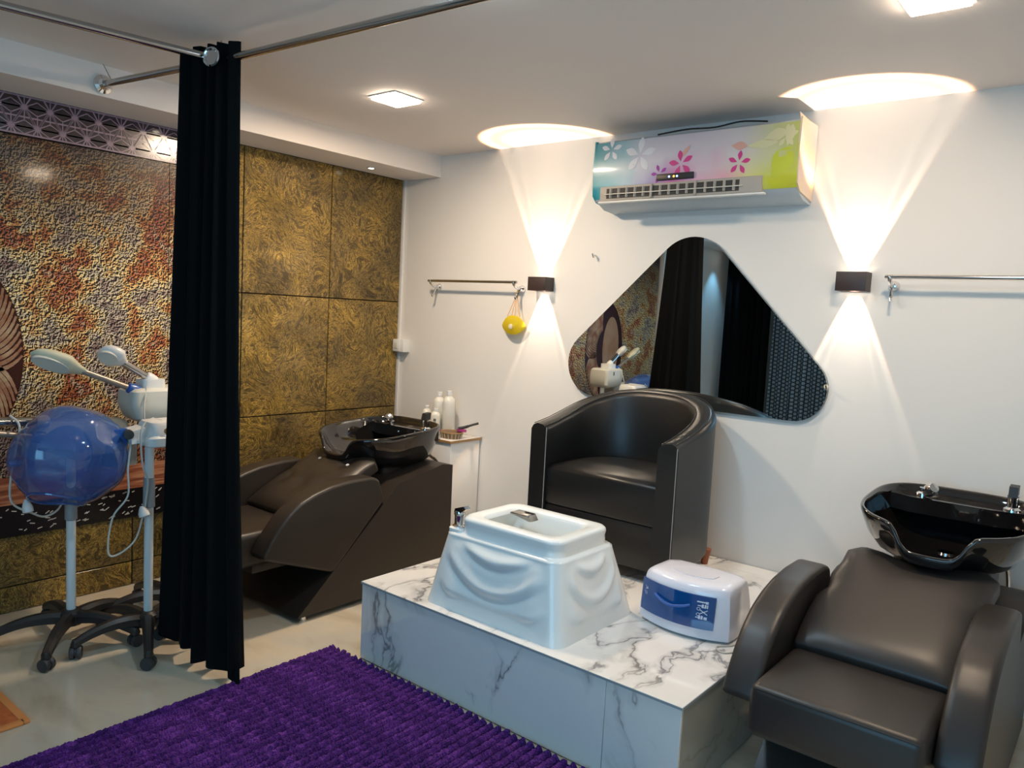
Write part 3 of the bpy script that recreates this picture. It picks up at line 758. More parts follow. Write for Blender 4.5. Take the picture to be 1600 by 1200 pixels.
# tap ledge at the left front corner
part('tap_ledge', loft([rrect(1.846, 1.92, -1.395, -1.31, .02, z) for z in (.60, .628, .632)]), 'acrylic', tb)
tp = part('tap_body', lathe([(.028, 0), (.028, .006), (.020, .012), (.020, .045), (.023, .055), (.018, .068), (.004, .072)], (1.872, -1.352, .630), 22), 'chrome', tb)
part('tap_lever', prism([(1.855, .690), (1.858, .706), (1.905, .722), (1.918, .712), (1.885, .690)], 'y', -1.368, -1.338, .006), 'chrome', tp)
sp_ = part('spout_plate', box(2.005, 2.095, -1.195, -1.135, .684, .694, .004), 'steel', tb)
part('water_spout', prism([(2.02, .690), (2.10, .694), (2.115, .672), (2.10, .668), (2.02, .682)], 'y', -1.185, -1.145, .003), 'steel', tb)

# ------------------------------------------------------------------ steriliser
st = thing('sterilizer_cabinet', 'small white tool steriliser with tinted blue curved cover beside the foot bath', 'sterilizer', (2.70, -.88, .339))
def bow(x0, x1, yb, yf, bowd, z, n=14, sq=.02):
    P = []
    for k in range(n+1):
        t = k/n; x = x0+(x1-x0)*t; P.append((x, yf - bowd*(1-(2*t-1)**2), z))
    P += [(x1+.004, yf+.04, z), (x1, yb-.03, z), (x1-.03, yb, z), ((x0+x1)/2, yb+.01, z), (x0+.03, yb, z), (x0, yb-.03, z), (x0-.004, yf+.04, z)]
    return P
sx0, sx1 = 2.515, 2.885
R = []
for z, i in ((.345, .012), (.350, .002), (.40, 0), (.46, .006), (.505, .012), (.528, .016), (.538, .022), (.544, .034), (.547, .056)):
    R.append(bow(sx0+i, sx1-i, -.760-i, -.985+i, .055-i*.3, z))
part('body', loft(R), 'lilac', st, sharp=45)
part('foot_strip', loft([bow(sx0+.02, sx1-.02, -.775, -.97, .05, z) for z in (.339, .346)]), 'grey', st)
part('top_inset', loft([bow(sx0+.10, sx1-.10, -.845, -.925, .03, z) for z in (.5465, .5500)]), 'lilac', st)
# curved blue cover
def cover(x0, x1, z0, z1, off, th=.004, curve=True):
    own = BM(); n = 20; rows = []
    for z in (z0, (z0+z1)/2, z1):
        for q in (0, 1): pass
    def yy(x, z):
        i = 0 if z < .40 else (z-.40)*.1
        t = (x-sx0)/(sx1-sx0); return -.985+i - (.055-i*.3)*(1-(2*t-1)**2)-off
    F = []; Bk = []
    for j in range(7):
        z = z0+(z1-z0)*j/6; F.append([]); Bk.append([])
        for k in range(n+1):
            x = x0+(x1-x0)*k/n; F[-1].append(own.verts.new((x, yy(x, z), z))); Bk[-1].append(own.verts.new((x, yy(x, z)+th, z)))
    for A_ in (F, Bk):
        for j in range(6):
            for k in range(n): own.faces.new((A_[j][k], A_[j][k+1], A_[j+1][k+1], A_[j+1][k]))
    for j in range(6):
        for k in (0, n): own.faces.new((F[j][k], F[j+1][k], Bk[j+1][k], Bk[j][k]))
    for k in range(n):
        for j in (0, 6): own.faces.new((F[j][k], Bk[j][k], Bk[j][k+1], F[j][k+1]))
    return own, yy
own, yy = cover(sx0+.010, sx1-.050, .388, .508, .006)
cv = part('blue_cover', own, 'blueglass', st, label='tinted blue curved cover')
own, _ = cover(sx0+.022, sx1-.05, .398, .502, .0012, .001); part('inner_tray', own, mat('deep_blue', (.003, .05, .16), .3), st)
own = tube(spline([(x, yy(x, .46)-.006-.014*math.sin(PI*(x-2.60)/.15), .47-.016*math.sin(PI*(x-2.60)/.15)) for x in (2.60, 2.63, 2.675, 2.72, 2.75)]), .005, 8)
part('handle', own, 'blue', cv)
bm = BM()
def front_quad(x0, x1, z0, z1, bm):
    n = 3; vs = [(x, z) for x, z in ((x0, z0), (x1, z0), (x1, z1), (x0, z1))]
    bm.faces.new([bm.verts.new((x, yy(x, z)-.0014, z)) for x, z in vs])
# printed tool icons: clippers, scissors, comb, brush
for x0, x1, z0, z1 in ((2.772, 2.803, .484, .489), (2.803, 2.812, .4815, .4905),
                       (2.776, 2.790, .471, .4745), (2.790, 2.797, .466, .479), (2.800, 2.806, .466, .479), (2.790, 2.806, .4665, .4690), (2.808, 2.812, .466, .479),
                       (2.772, 2.790, .428, .4315), (2.782, 2.789, .4245, .4375), (2.791, 2.798, .4245, .4375), (2.801, 2.812, .4245, .4345)): front_quad(x0, x1, z0, z1, bm)
def fq_line(a, b, w, bm):
    a = Vector(a); b = Vector(b); n = Vector((-(b-a).y, (b-a).x)).normalized()*w/2
    bm.faces.new([bm.verts.new((p.x, yy(p.x, p.y)-.0014, p.y)) for p in (a-n, b-n, b+n, a+n)])
fq_line((2.786, .458), (2.812, .443), .003, bm); fq_line((2.786, .444), (2.812, .459), .003, bm)
for cz_ in (.461, .441):
    for k in range(10):
        a0, a1 = 2*PI*k/10, 2*PI*(k+1)/10
        fq_line((2.780+.006*math.cos(a0), cz_+.005*math.sin(a0)), (2.780+.006*math.cos(a1), cz_+.005*math.sin(a1)), .0018, bm)
for a, b in (((2.545, .482), (2.552, .470)), ((2.552, .470), (2.556, .480)), ((2.545, .468), (2.560, .474)), ((2.543, .462), (2.549, .448)), ((2.552, .462), (2.556, .449))): fq_line(a, b, .0016, bm)
part('tool_icons', bm, mat('icon_print', (.55, .62, .75), .4), cv)
part('power_cord', tube(spline([(2.86, -.80, .36), (2.91, -.86, .345), (2.90, -.97, .342), (2.86, -1.03, .342), (2.90, -1.06, .342), (2.94, -.98, .342), (2.95, -.80, .342)]), .0028, 6), mat('thin_grey_cord', (.45, .43, .38), .5), st)

# ------------------------------------------------------------------ air conditioner
ac = thing('air_conditioner', 'wall air conditioner covered in pastel flower film, above the mirror', 'air conditioner', (1.66, 0, 2.06))
prof = [(0, 2.405), (-.185, 2.405), (-.200, 2.395), (-.212, 2.27), (-.205, 2.135), (-.185, 2.105), (-.10, 2.070), (0, 2.062)]
part('casing', prism(prof, 'x', 1.662, 2.708, .004), 'acbody', ac)
def yfront(z):
    for (y0, z0), (y1, z1) in zip(prof[2:], prof[3:]):
        if z1 <= z <= z0: return y1+(y0-y1)*(z-z1)/(z0-z1)
    return -.2
own = BM(); n1, n2 = 8, 2
F = []
for z in (2.112, 2.135, 2.18, 2.22, 2.27, 2.33, 2.395):
    F.append([(x, yfront(z)-.003, z) for x in (1.655, 2.0, 2.4, 2.712)])
own = loft(F, closed=False); 
fil = part('front_film', own, 'acfilm', ac)
sd = [(y*1.012-.002*0, z) for y, z in prof]
part('side_film', prism([(-.004, 2.412), (-.205, 2.412), (-.214, 2.27), (-.206, 2.13), (-.17, 2.10), (-.004, 2.075)], 'x', 2.7085, 2.716, .001), 'acside', ac)
part('film_flap', prism([(-.19, 2.40), (-.212, 2.432), (-.13, 2.425), (-.02, 2.415), (-.02, 2.40)], 'x', 2.700, 2.704), 'acside', ac)
part('side_film', prism([(-.004, 2.408), (-.205, 2.405), (-.214, 2.27), (-.206, 2.13), (-.17, 2.10), (-.004, 2.07)], 'x', 1.652, 1.6615, .001), mat('teal_film', (.03, .30, .36), .4), ac)
def flat(bm, pts, off):
    bm.faces.new([bm.verts.new((x, yfront(z)-off, z)) for x, z in pts])
def petal(bm, cx, cz, a, L, W, off):
    pts = []
    for k in range(7):
        t = k/6; w = W*math.sin(PI*t**1.25)
        pts.append((t*L, w))
    pts = pts + [(x, -w) for x, w in pts[-2:0:-1]]
    ca, sa = math.cos(a), math.sin(a)
    flat(bm, [(cx+x*ca-y*sa, cz+x*sa+y*ca) for x, y in pts], off)
def flower(cx, cz, L, m, rot, n=5, W=.28, off=.0045, squash=1):
    bm = BM()
    for k in range(n): petal(bm, cx+.010*math.cos(rot+2*PI*k/n), cz+.010*math.sin(rot+2*PI*k/n), rot+2*PI*k/n, L, L*W*.85, off)
    part('flower_print', bm, m, fil)
flower(1.755, 2.355, .052, 'petalw', .3); flower(1.925, 2.315, .080, 'petalw', .25)
flower(2.155, 2.255, .055, 'petalp', .5); flower(2.445, 2.235, .045, 'petalp', .2); flower(2.04, 2.215, .035, 'petalv', .6)
flower(2.655, 2.335, .042, 'petaly', .3)
bm = BM(); petal(bm, 2.55, 2.33, .25, .11, .028, .0042); petal(bm, 2.47, 2.305, .05, .15, .02, .0042); petal(bm, 2.66, 2.29, 1.4, .095, .022, .0042)
part('petal_print', bm, 'petaly', fil)
bm = BM(); petal(bm, 2.60, 2.16, 1.0, .15, .05, .0040); part('leaf_print', bm, 'leafg', fil)
bm = BM(); petal(bm, 2.40, 2.315, -.1, .08, .02, .0044); petal(bm, 2.14, 2.27, .9, .09, .010, .0044); part('petal_print', bm, 'petalo', fil)
dp = part('display', box(2.030, 2.225, -.222, -.205, 2.182, 2.212, .003), 'blackp', ac)
for x, m in ((2.10, 'ledb'), (2.125, 'ledo'), (2.142, 'ledb')): part('led', lathe([(.005, 0), (.005, .002)], (x, -.2225, 2.196), 10, axis=(0, -1, 0)), m, dp)
lv = part('louvre_frame', box(1.705, 2.560, -.216, -.180, 2.098, 2.172, .004), 'acgrey', ac)
part('air_slot', box(1.745, 2.455, -.2175, -.214, 2.110, 2.160, .001), 'acdark', ac)
for k in range(15):
    x = 1.77+k*.047
    if k in (5, 10): part('louvre_vane', box(x-.006, x+.006, -.226, -.212, 2.102, 2.168, .002), 'acgrey', ac)
    else:
        part('louvre_vane', prism([(x-.002, -.225), (x+.003, -.225), (x+.012, -.213), (x+.006, -.213)], 'z', 2.112, 2.160), 'acgrey', ac)
part('louvre_bar', box(1.735, 2.475, -.2275, -.2235, 2.128, 2.133, .001), mat('pale_bar', (.62, .58, .5), .4), ac)
part('lower_flap', box(1.700, 2.575, -.222, -.190, 2.088, 2.097, .003), 'wplastic', ac)
part('top_cable', tube(spline([(2.0, -.18, 2.412), (2.15, -.17, 2.424), (2.3, -.185, 2.414), (2.42, -.17, 2.430), (2.55, -.18, 2.414)]), .004, 6), 'blackp', ac)

# ------------------------------------------------------------------ mirror (rounded triangle)
def round_poly(V, R, n=12):
    out = []; m = len(V)
    for i in range(m):
        p = Vector(V[i]); a = (Vector(V[i-1])-p).normalized(); b = (Vector(V[(i+1) % m])-p).normalized()
        half = math.acos(max(-1, min(1, a.dot(b))))/2; r = R[i]; t = r/math.tan(half)
        c = p+(a+b).normalized()*(r/math.sin(half)); s = p+a*t; e = p+b*t
        a0 = math.atan2(s.y-c.y, s.x-c.x); a1 = math.atan2(e.y-c.y, e.x-c.x); d = (a1-a0+PI) % (2*PI)-PI
        out += [(c.x+r*math.cos(a0+d*k/n), c.y+r*math.sin(a0+d*k/n)) for k in range(n+1)]
    return out
tri = round_poly([(1.157, 1.07), (3.07, 1.07), (2.16, 2.016)], [.18, .155, .21])
mr = thing('wall_mirror', 'frameless triangular wall mirror with rounded corners behind the armchair', 'mirror', (2.15, 0, 1.07))
part('backing', prism(tri, 'y', -.0155, -.001), 'mirrorback', mr)
part('glass', prism(tri, 'y', -.020, -.016), 'mirror', mr)

# ------------------------------------------------------------------ wall sconces
for x, z0, z1, lab in ((1.222, 1.640, 1.718, 'dark brown up-and-down wall light beside the hanging yellow mask'), (2.937, 1.674, 1.757, 'dark brown up-and-down wall light between mirror and right-hand rail')):
    s_ = thing('wall_light', lab, 'wall light', (x, 0, z0), 'twin beam wall lights')
    bm = prism([(x-.063, 0), (x+.063, 0), (x+.063, -.078), (x-.063, -.078)], 'z', z0+.004, z1-.004, .004)
    # hollow housing: four walls so that the lamps shine out of top and bottom
    bm.free(); bm = box(x-.063, x+.063, -.085, -.080, z0, z1, .001); box(x-.063, x-.058, -.080, -.006, z0, z1, bm=bm); box(x+.058, x+.063, -.080, -.006, z0, z1, bm=bm); box(x-.063, x+.063, -.007, -.001, z0, z1, bm=bm)
    part('housing', bm, 'bronze', s_)
    for sx_ in (-1, 1): part('lamp_strip', box(x+sx_*.050-.004, x+sx_*.050+.004, -.074, -.012, z0+.006, z1-.006, .001), 'lens', s_)

# ------------------------------------------------------------------ towel rails
def rail(x0, x1, z, lab, g=None):
    t = thing('towel_rail', lab, 'rail', ((x0+x1)/2, 0, z), 'wall towel rails')
    part('bar', tube([(x0-.02, -.085, z), (x1+.02, -.085, z)], .0085, 12), 'steel', t)
    for x in (x0, x1):
        f = part('bracket', lathe([(.023, 0), (.023, .006), (.017, .014), (.012, .03)], (x, -.001, z-.036), 20, axis=(0, -1, 0)), 'chrome', t)
        part('bracket_arm', tube(spline([(x, -.02, z-.036), (x, -.06, z-.03), (x, -.085, z-.010), (x, -.085, z+.006)]), .009, 10), 'chrome', f)
        part('hook', tube(spline([(x, -.03, z-.04), (x, -.05, z-.075), (x+.006, -.065, z-.10), (x+.008, -.078, z-.085)]), .0055, 8), 'chrome', f)
rail(.365, 1.055, 1.685, 'short chrome towel rail with hook ends on the wall left of the left lamp')
rail(3.095, 3.86, 1.736, 'long chrome towel rail on the wall at the right edge')
for x, z, lab in ((1.560, 1.844, 'tiny metal hook screwed into the bare wall above left of the mirror'), (2.855, 1.245, "small pale peg hook at the mirror's right corner")):
    h_ = tag(part('wall_hook', tube(spline([(x, -.001, z), (x+.002, -.02, z), (x+.006, -.032, z-.012), (x+.004, -.040, z+.008)]), .004, 8), 'chrome'), lab, 'hook')
part_plate = lathe([(.010, 0), (.010, .004)], (2.855, -.021, 1.245), 12, axis=(0, -1, 0))
h2 = part('wall_plate', part_plate, 'cream', h_)

# mask hanging from the left rail
mk = thing('face_mask', 'yellow folded face mask hanging by orange straps from the left towel rail', 'mask', (1.005, -.03, 1.36))
F = []
for j in range(9):
    v = -1+2*j/8; row = []
    for i in range(17):
        u_ = -1+2*i/16
        h1 = .062*(1-abs(u_)**2.2)**.8*(1 if v > 0 else .85)
        row.append((1.035+.092*u_, -.040-.030*(1-u_*u_)*(1-v*v*.6), 1.430+v*h1-.012*(1-abs(u_))*0))
    F.append(row)
bm = loft(F, closed=False)
geom = bmesh.ops.solidify(bm, geom=list(bm.faces), thickness=.004)
part('mask_body', bm, 'mask', mk, sharp=60)
part('valve', lathe([(.016, 0), (.016, .006), (.010, .009)], (1.035, -.066, 1.425), 16, axis=(0, -1, 0)), mat('valve_white', (.75, .65, .5), .5), mk)
for dx in (-.045, -.012, .014, .05):
    part('strap', tube(spline([(1.035+dx, -.05, 1.485), (1.042+dx*.4, -.045, 1.56), (1.055, -.045, 1.640), (1.058, -.045, 1.655)]), .0022, 6), 'strap', mk)

# switch box in the corner
sw = thing('switch_box', 'small white switch box at the edge of the gold panels', 'switch', (.035, 0, 1.20))
part('box', box(.002, .105, -.060, -.001, 1.205, 1.290, .004), 'wplastic', sw)
part('plate', box(.006, .075, -.066, -.060, 1.210, 1.285, .003), 'wplastic', sw); part('rocker', box(.026, .056, -.071, -.066, 1.228, 1.268, .003), 'ivory', sw)

# ------------------------------------------------------------------ small cabinet, bottles, basket
cb = thing('side_cabinet', 'narrow marbled cabinet with gold trimmed top behind the buttoned shampoo chair', 'cabinet', (.57, -.15, 0))
part('carcass', box(.34, .785, -.275, -.012, .01, .706, .003), 'trimw', cb); part('plinth', box(.35, .775, -.265, -.02, 0, .012), 'dark', cb)
part('top', box(.333, .792, -.282, -.008, .706, .7205, .002), 'marble', cb); part('edge_trim', box(.7925, .7955, -.282, -.008, .706, .7205), 'gtape', cb)
part('edge_trim', box(.333, .7955, -.285, -.2822, .706, .7205), 'gtape', cb)
def bottle(x, y, h, r, lab, neck=.3, prn=False, cap='bottle'):
    b = thing('bottle', lab, 'bottle', (x, y, .7207), 'toiletries on the corner cabinet')
    z = .7207
    part('bottle_body', lathe([(r*.9, 0), (r, .006), (r, h*.70), (r*.97, h*.76), (r*.82, h*.82), (r*.5, h*.865), (r*.36, h*.88), (r*.36, h*.90)], (x, y, z), 24), 'bottle', b)
    part('cap', lathe([(r*.44, h*.895), (r*.44, h*.99), (r*.38, h)], (x, y, z), 18), 'wplastic', b)
    if prn:
        bm = BM(); n = 5
        for (za, zb_) in ((.46, .50), (.52, .62)):
            rows = [[(x+(r+.0006)*math.cos(a), y+(r+.0006)*math.sin(a), z+h*q) for a in [-1.2+.25*k for k in range(3)]] for q in (za, zb_)]
            loft(rows, closed=False, bm=bm)
        part('print', bm, 'print', b)
    return b
bottle(.505, -.10, .262, .040, 'tall pale bottle next to the corner, left of the tallest bottle')
bottle(.595, -.105, .278, .041, 'tallest white bottle, rightmost on the corner cabinet', prn=False)
bottle(.425, -.13, .168, .030, 'small pale bottle left of the two tall ones')
bottle(.545, -.17, .165, .032, 'short white bottle with dark print in front of the tall ones', neck=.55, prn=True)
tag(part('carton', box(.345, .40, -.16, -.10, .7205, .785, .002), 'peach'), 'small peach carton beside the bottles on the cabinet', 'box')
bk = thing('wicker_basket', 'low oval woven basket on the cabinet top', 'basket', (.70, -.185, .7207))
def oval(cx, cy, a, b, z, n=36): return [(cx+a*math.cos(2*PI*k/n), cy+b*math.sin(2*PI*k/n), z) for k in range(n)]
part('basket_body', loft([oval(.70, -.185, .068, .05, .7212), oval(.70, -.185, .078, .06, .757), oval(.70, -.185, .075, .057, .757), oval(.70, -.185, .065, .047, .727)]), 'basket', bk)
part('rim', tube([Vector(p) for p in oval(.70, -.185, .079, .061, .758)]+[Vector(oval(.70, -.185, .079, .061, .758)[0])], .004, 8), 'gtape', bk)
for k in range(36):
    a = 2*PI*k/36
    part('stake', tube([(.70+.070*math.cos(a), -.185+.052*math.sin(a), .722), (.70+.080*math.cos(a), -.185+.062*math.sin(a), .757)], .002, 5), 'cream' if k % 2 else 'basket', bk)
hb = thing('hair_brush', 'black and pink hair brush resting on the basket rim', 'brush', (.76, -.10, .76))
part('brush_head', loft([[(x, y, z+dz) for x, y, z in oval(.735, -.13, .038, .018, .760, 20)] for dz in (0, .008, .014)]), 'pink', hb)
part('handle', tube(spline([(.715, -.14, .778), (.745, -.115, .786), (.78, -.09, .802), (.81, -.06, .815)]), [.009]*10+[.007]*9, 8), 'blackp', hb)

# ------------------------------------------------------------------ ceiling lights
for i, (x, y) in enumerate(PANELS):
    l_ = thing('ceiling_light', ('square ceiling downlight, nearest the curtain', 'square ceiling downlight at the upper right', 'square ceiling downlight at the top edge, right of the curtain rod')[i], 'ceiling light', (x, y, H), 'square ceiling downlights')
    bm = box(x-.092, x+.092, y-.092, y-.084, H-.006, H-.0005); box(x-.092, x+.092, y+.084, y+.092, H-.006, H-.0005, bm=bm); box(x-.092, x-.084, y-.084, y+.084, H-.006, H-.0005, bm=bm); box(x+.084, x+.092, y-.084, y+.084, H-.006, H-.0005, bm=bm)
    part('frame', bm, 'trimw', l_); part('diffuser', box(x-.084, x+.084, y-.084, y+.084, H-.018, H-.001, .006, 2), ('glow', 'glow', 'glowc')[i], l_)
for i, y in enumerate((-.431, -1.63, -2.83, -4.88)):
    l_ = thing('spot_downlight', ('tiny recessed spotlight in the soffit near the white wall corner', 'tiny recessed spotlight in the soffit behind the curtain', 'tiny recessed spotlight in the soffit at the far left', 'tiny cool recessed spotlight at the rear end of the soffit, seen in the mirror')[i], 'spotlight', (.157, y, SOF), 'soffit spotlights')
    part('ring', lathe([(.026, -.001), (.026, -.004), (.018, -.005), (.016, -.001)], (.157, y, SOF), 20), 'trimw', l_); part('lens', lathe([(.015, -.0012), (.015, -.004)], (.157, y, SOF), 16), 'glows', l_)

# ------------------------------------------------------------------ curtain rods and curtain
RZ = 2.402
rd = thing('curtain_rod', 'long steel curtain rod running across the room from the soffit flange', 'curtain rod', (1.12, -2.0, RZ))
J = Vector((1.128, -2.0, RZ))
part('tube', tube([(.345, -2.094, RZ), (1.10, -2.003, RZ)], .0145, 14), 'steel', rd); part('tube', tube([(1.155, -1.997, RZ), (2.34, -1.915, RZ), (3.9, -1.81, RZ)], .0145, 14), 'steel', rd)
part('wall_flange', lathe([(.040, 0), (.040, .010), (.026, .018), (.020, .035)], (.331, -2.095, RZ), 24, axis=(1, .1, 0)), 'chrome', rd)
part('hanger_wire', tube([(.40, -2.088, RZ+.012), (.35, -2.10, H-.002)], .0022, 6), 'steel', rd)
part('elbow', lathe([(.019, -.035), (.021, -.03), (.021, .03), (.019, .035)], J, 18, axis=(1, .09, 0)), 'chrome', rd)
part('elbow', lathe([(.020, -.035), (.024, -.02), (.024, .02), (.020, .035)], J, 18, axis=(.17, 1, 0)), 'chrome', rd)
part('hanger_wire', tube([(1.105, -1.99, RZ+.015), (1.105, -1.985, H-.002)], .0025, 6), 'steel', rd)
rd2 = thing('curtain_rod', 'steel curtain rod running towards the viewer along the ceiling at upper left', 'curtain rod', (1.0, -2.7, RZ))
part('tube', tube([(1.122, -2.035, RZ), (1.005, -2.70, RZ), (.80, -3.9, RZ)], .0145, 14), 'steel', rd2)
part('hanger_wire', tube([(.90, -3.3, RZ+.012), (.90, -3.3, H-.001)], .0022, 6), 'steel', rd2)

def curtain(name, lab, path_top, path_bot, z1, z0, folds, amp0, amp1, m, tail=False, y_fn=None, n=160, group=None):
    t = thing(name, lab, 'curtain', ((path_top[0][0]+path_top[1][0])/2, (path_top[0][1]+path_top[1][1])/2, z0), group)
    T0, T1 = Vector(path_top[0]), Vector(path_top[1]); B0, B1 = Vector(path_bot[0]), Vector(path_bot[1]); rows = []
    nr_ = 40
    for j in range(nr_+1):
        v = j/nr_; row = []
        e = v**1.4
        a = T0.lerp(B0, e); b = T1.lerp(B1, e); d = (b-a).normalized(); nn = Vector((-d.y, d.x))
        for i in range(n+1):
            s = i/n; amp = amp0+(amp1-amp0)*v
            ph = folds*2*PI*(s+.012*math.sin(9*s+2*v))
            off = amp*(math.sin(ph)+.25*math.sin(2.3*ph+1.2+v))
            lat = amp*.35*math.cos(ph)
            p = a.lerp(b, s)+nn*off+d*lat
            z = z1+(z0-z1)*v
            if tail:
                z = z1 + (z0 + .055*(1-s)**3 + .012*math.sin(s*21) + (.10*max(0, (s-.86)/.14)*-.35) - z1)*v
            row.append((p.x, p.y, z))
        rows.append(row)
    bm = loft(rows, closed=False)
    part('cloth', bm, m, t, sharp=80)
    return t
cu = curtain('curtain', 'tall black curtain gathered at the rod corner beside the steamer stands', ((.925, -2.055), (1.235, -1.985)), ((.775, -2.03), (1.350, -1.985)), 2.455, .035, 5, .026, .052, 'curtain', tail=True)
part('eyelet', lathe([(.030, -.004), (.036, -.002), (.036, .002), (.030, .004), (.026, .002), (.026, -.002)], (1.175, -2.065, RZ-.012), 20, axis=(.45, -1, 0)), 'chrome', cu)
part('corner_tail', tube(spline([(1.325, -2.01, .30), (1.345, -2.02, .18), (1.348, -2.025, .10), (1.325, -2.03, .035)]), [.006, .007, .009, .011, .012, .013]+[.014, .015, .016, .016, .016, .015]+[.014, .012, .010, .009, .008, .006, .004], 10), 'curtain', cu)
# curtains at the rear of the room (seen in the mirror)
curtain('curtain', 'wide black curtain at the back of the room, seen in the mirror', ((.10, -5.05), (.64, -5.05)), ((.10, -5.05), (.64, -5.05)), 2.34, .03, 7, .035, .04, 'curtain', n=110)
curtain('patterned_curtain', 'dark sheer curtain with pale geometric pattern, seen in the mirror', ((.66, -5.12), (2.3, -5.12)), ((.66, -5.12), (2.3, -5.12)), 2.34, .03, 14, .03, .035, 'pattern', n=200)

# ------------------------------------------------------------------ steamer stands
def star_base(t, cx, cy, R, angs, h=.105):
    hub = part('hub', lathe([(.045, .075), (.050, .09), (.046, .125), (.030, .140)], (cx, cy, 0), 20), 'blackp', t)
    for a in angs:
        d = Vector((math.cos(a), math.sin(a), 0)); s = Vector((-math.sin(a), math.cos(a), 0)); c = Vector((cx, cy, 0)); rings = []
        for k in range(9):
            q = k/8; r = .03+(R-.03)*q; z = .108+.012*math.sin(PI*q)-.042*q**2; w = .026-.009*q; hh_ = .024-.010*q
            p = c+d*r+Vector((0, 0, z))
            rings.append([p+s*w+Vector((0, 0, -hh_)), p+s*w+Vector((0, 0, hh_*.3)), p+s*w*.5+Vector((0, 0, hh_)), p-s*w*.5+Vector((0, 0, hh_)), p-s*w+Vector((0, 0, hh_*.3)), p-s*w+Vector((0, 0, -hh_))])
        lg = part('leg', loft(rings), 'blackp', t)
        p = c+d*(R-.008)
        part('caster_stem', lathe([(.016, .050), (.020, .060), (.014, .080)], (p.x, p.y, 0), 12), 'blackp', lg)
        f = Vector((math.cos(a+1.1), math.sin(a+1.1), 0)); w_ = Vector((-f.y, f.x, 0))
        for sgn in (-1, 1):
            cc = p+w_*(.013*sgn)+Vector((0, 0, .027)); part('wheel', lathe([(.012, -.009), (.025, -.009), (.027, -.004), (.027, .004), (.025, .009), (.012, .009)], cc, 18, axis=w_), 'wheel', lg)
        part('wheel_cover', lathe([(.022, -.004), (.023, 0), (.022, .004)], p+Vector((0, 0, .030)), 14, axis=w_), 'blackp', lg)
def arm_head(t, p0, p1, hx, m, sleeve='blue', r=.013, L=.16, W=.055):
    """arm tube from p0 to p1, a flattened paddle head beyond p1"""
    p0, p1 = Vector(p0), Vector(p1); d = (p1-p0).normalized()
    part('joint', lathe([(.012, -.03), (.024, -.022), (.026, .0), (.022, .022), (.014, .028)], p0, 16, axis=d), sleeve, t)
    part('arm', tube([p0, p1], r, 12), 'steel' if sleeve != 'blue' else mat('tan_arm', (.33, .28, .23), .35, .5), t)
    s = d.cross(Vector((0, 0, 1))).normalized(); u = s.cross(d); u = (u*.75+s*.66).normalized(); s = u.cross(d).normalized()
    rings = []
    for k in range(15):
        q = k/14; w = W*max(.0, math.sin(PI*min(1, .10+.90*q)))**.55 if q < 1 else .002
        w = (.018+(W-.018)*min(1, q/.35)**1.3) if q < .35 else W*math.sqrt(max(.0015, 1-((q-.35)/.65)**3.0))
        th = w*.52
        c = p1+d*(L*q-.01)
        rings.append([c+s*(w*math.cos(a))+u*(th*math.copysign(abs(math.sin(a))**.8, math.sin(a))) for a in [2*PI*k2/20 for k2 in range(20)]])
    hd = part('steamer_head', loft(rings), m, t, sharp=60)
    rings = [[c_ for c_ in [p1+d*(L*q-.01)+s*(W*.78*math.cos(a)*1)+d*(0)+u*(-W*.50) for a in (0,)]] for q in ()]
    o = []
    for k in range(24):
        a = 2*PI*k/24; o.append(p1+d*(L*.58+L*.34*math.cos(a))+s*(W*.62*math.sin(a)))
    part('steam_plate', loft([[q-u*(W*.35) for q in o], [q-u*(W*.545) for q in o]]), 'ivory', hd)
def stand(t, cx, cy, z1, zc=None):
    part('pole', tube([(cx, cy, .135), (cx, cy, z1)], .0185, 16), 'pole', t)
    if zc: part('pole_collar', lathe([(.0195, 0), (.024, .004), (.024, .095), (.0225, .10), (.0225, .125), (.0195, .13)], (cx, cy, zc), 18), 'grey', t)

# stand C (rear): beige box with two arms
t = thing('facial_steamer', 'cream facial steamer with two raised paddle heads on a wheeled stand by the mural', 'steamer', (.50, -1.86, 0), 'wheeled salon stands')
star_base(t, .50, -1.86, .285, [math.radians(a) for a in (255, 327, 39, 111, 183)])
stand(t, .50, -1.86, .96, .60)
R = [rrect(.40+i, .58-i, -2.065+i+sl, -1.80-i, .025, z) for z, i, sl in ((.935, .02, .035), (.955, .004, .02), (1.02, 0, 0), (1.075, .004, 0), (1.088, .016, .004))]
part('housing', loft(R), 'ivory', t)
part('vent_slot', box(.581, .583, -1.905, -1.893, 1.035, 1.065), 'blackp', t)
part('upper_block', loft([rrect(.44, .54, -2.0, -1.90, .02, z) for z in (1.08, 1.115, 1.125)]), 'wplastic', t)
arm_head(t, (.52, -2.040, 1.083), (.50, -2.245, 1.168), 0, 'cream', 'blue', .013, .215, .055)
arm_head(t, (.50, -1.955, 1.125), (.50, -2.075, 1.200), 0, 'wplastic', 'wplastic', .017, .125, .055)
part('drooping_cable', tube(spline([(.56, -2.0, 1.10), (.60, -2.03, 1.0), (.60, -2.02, .90), (.58, -2.0, .75)]), .0035, 6), 'cable', t)

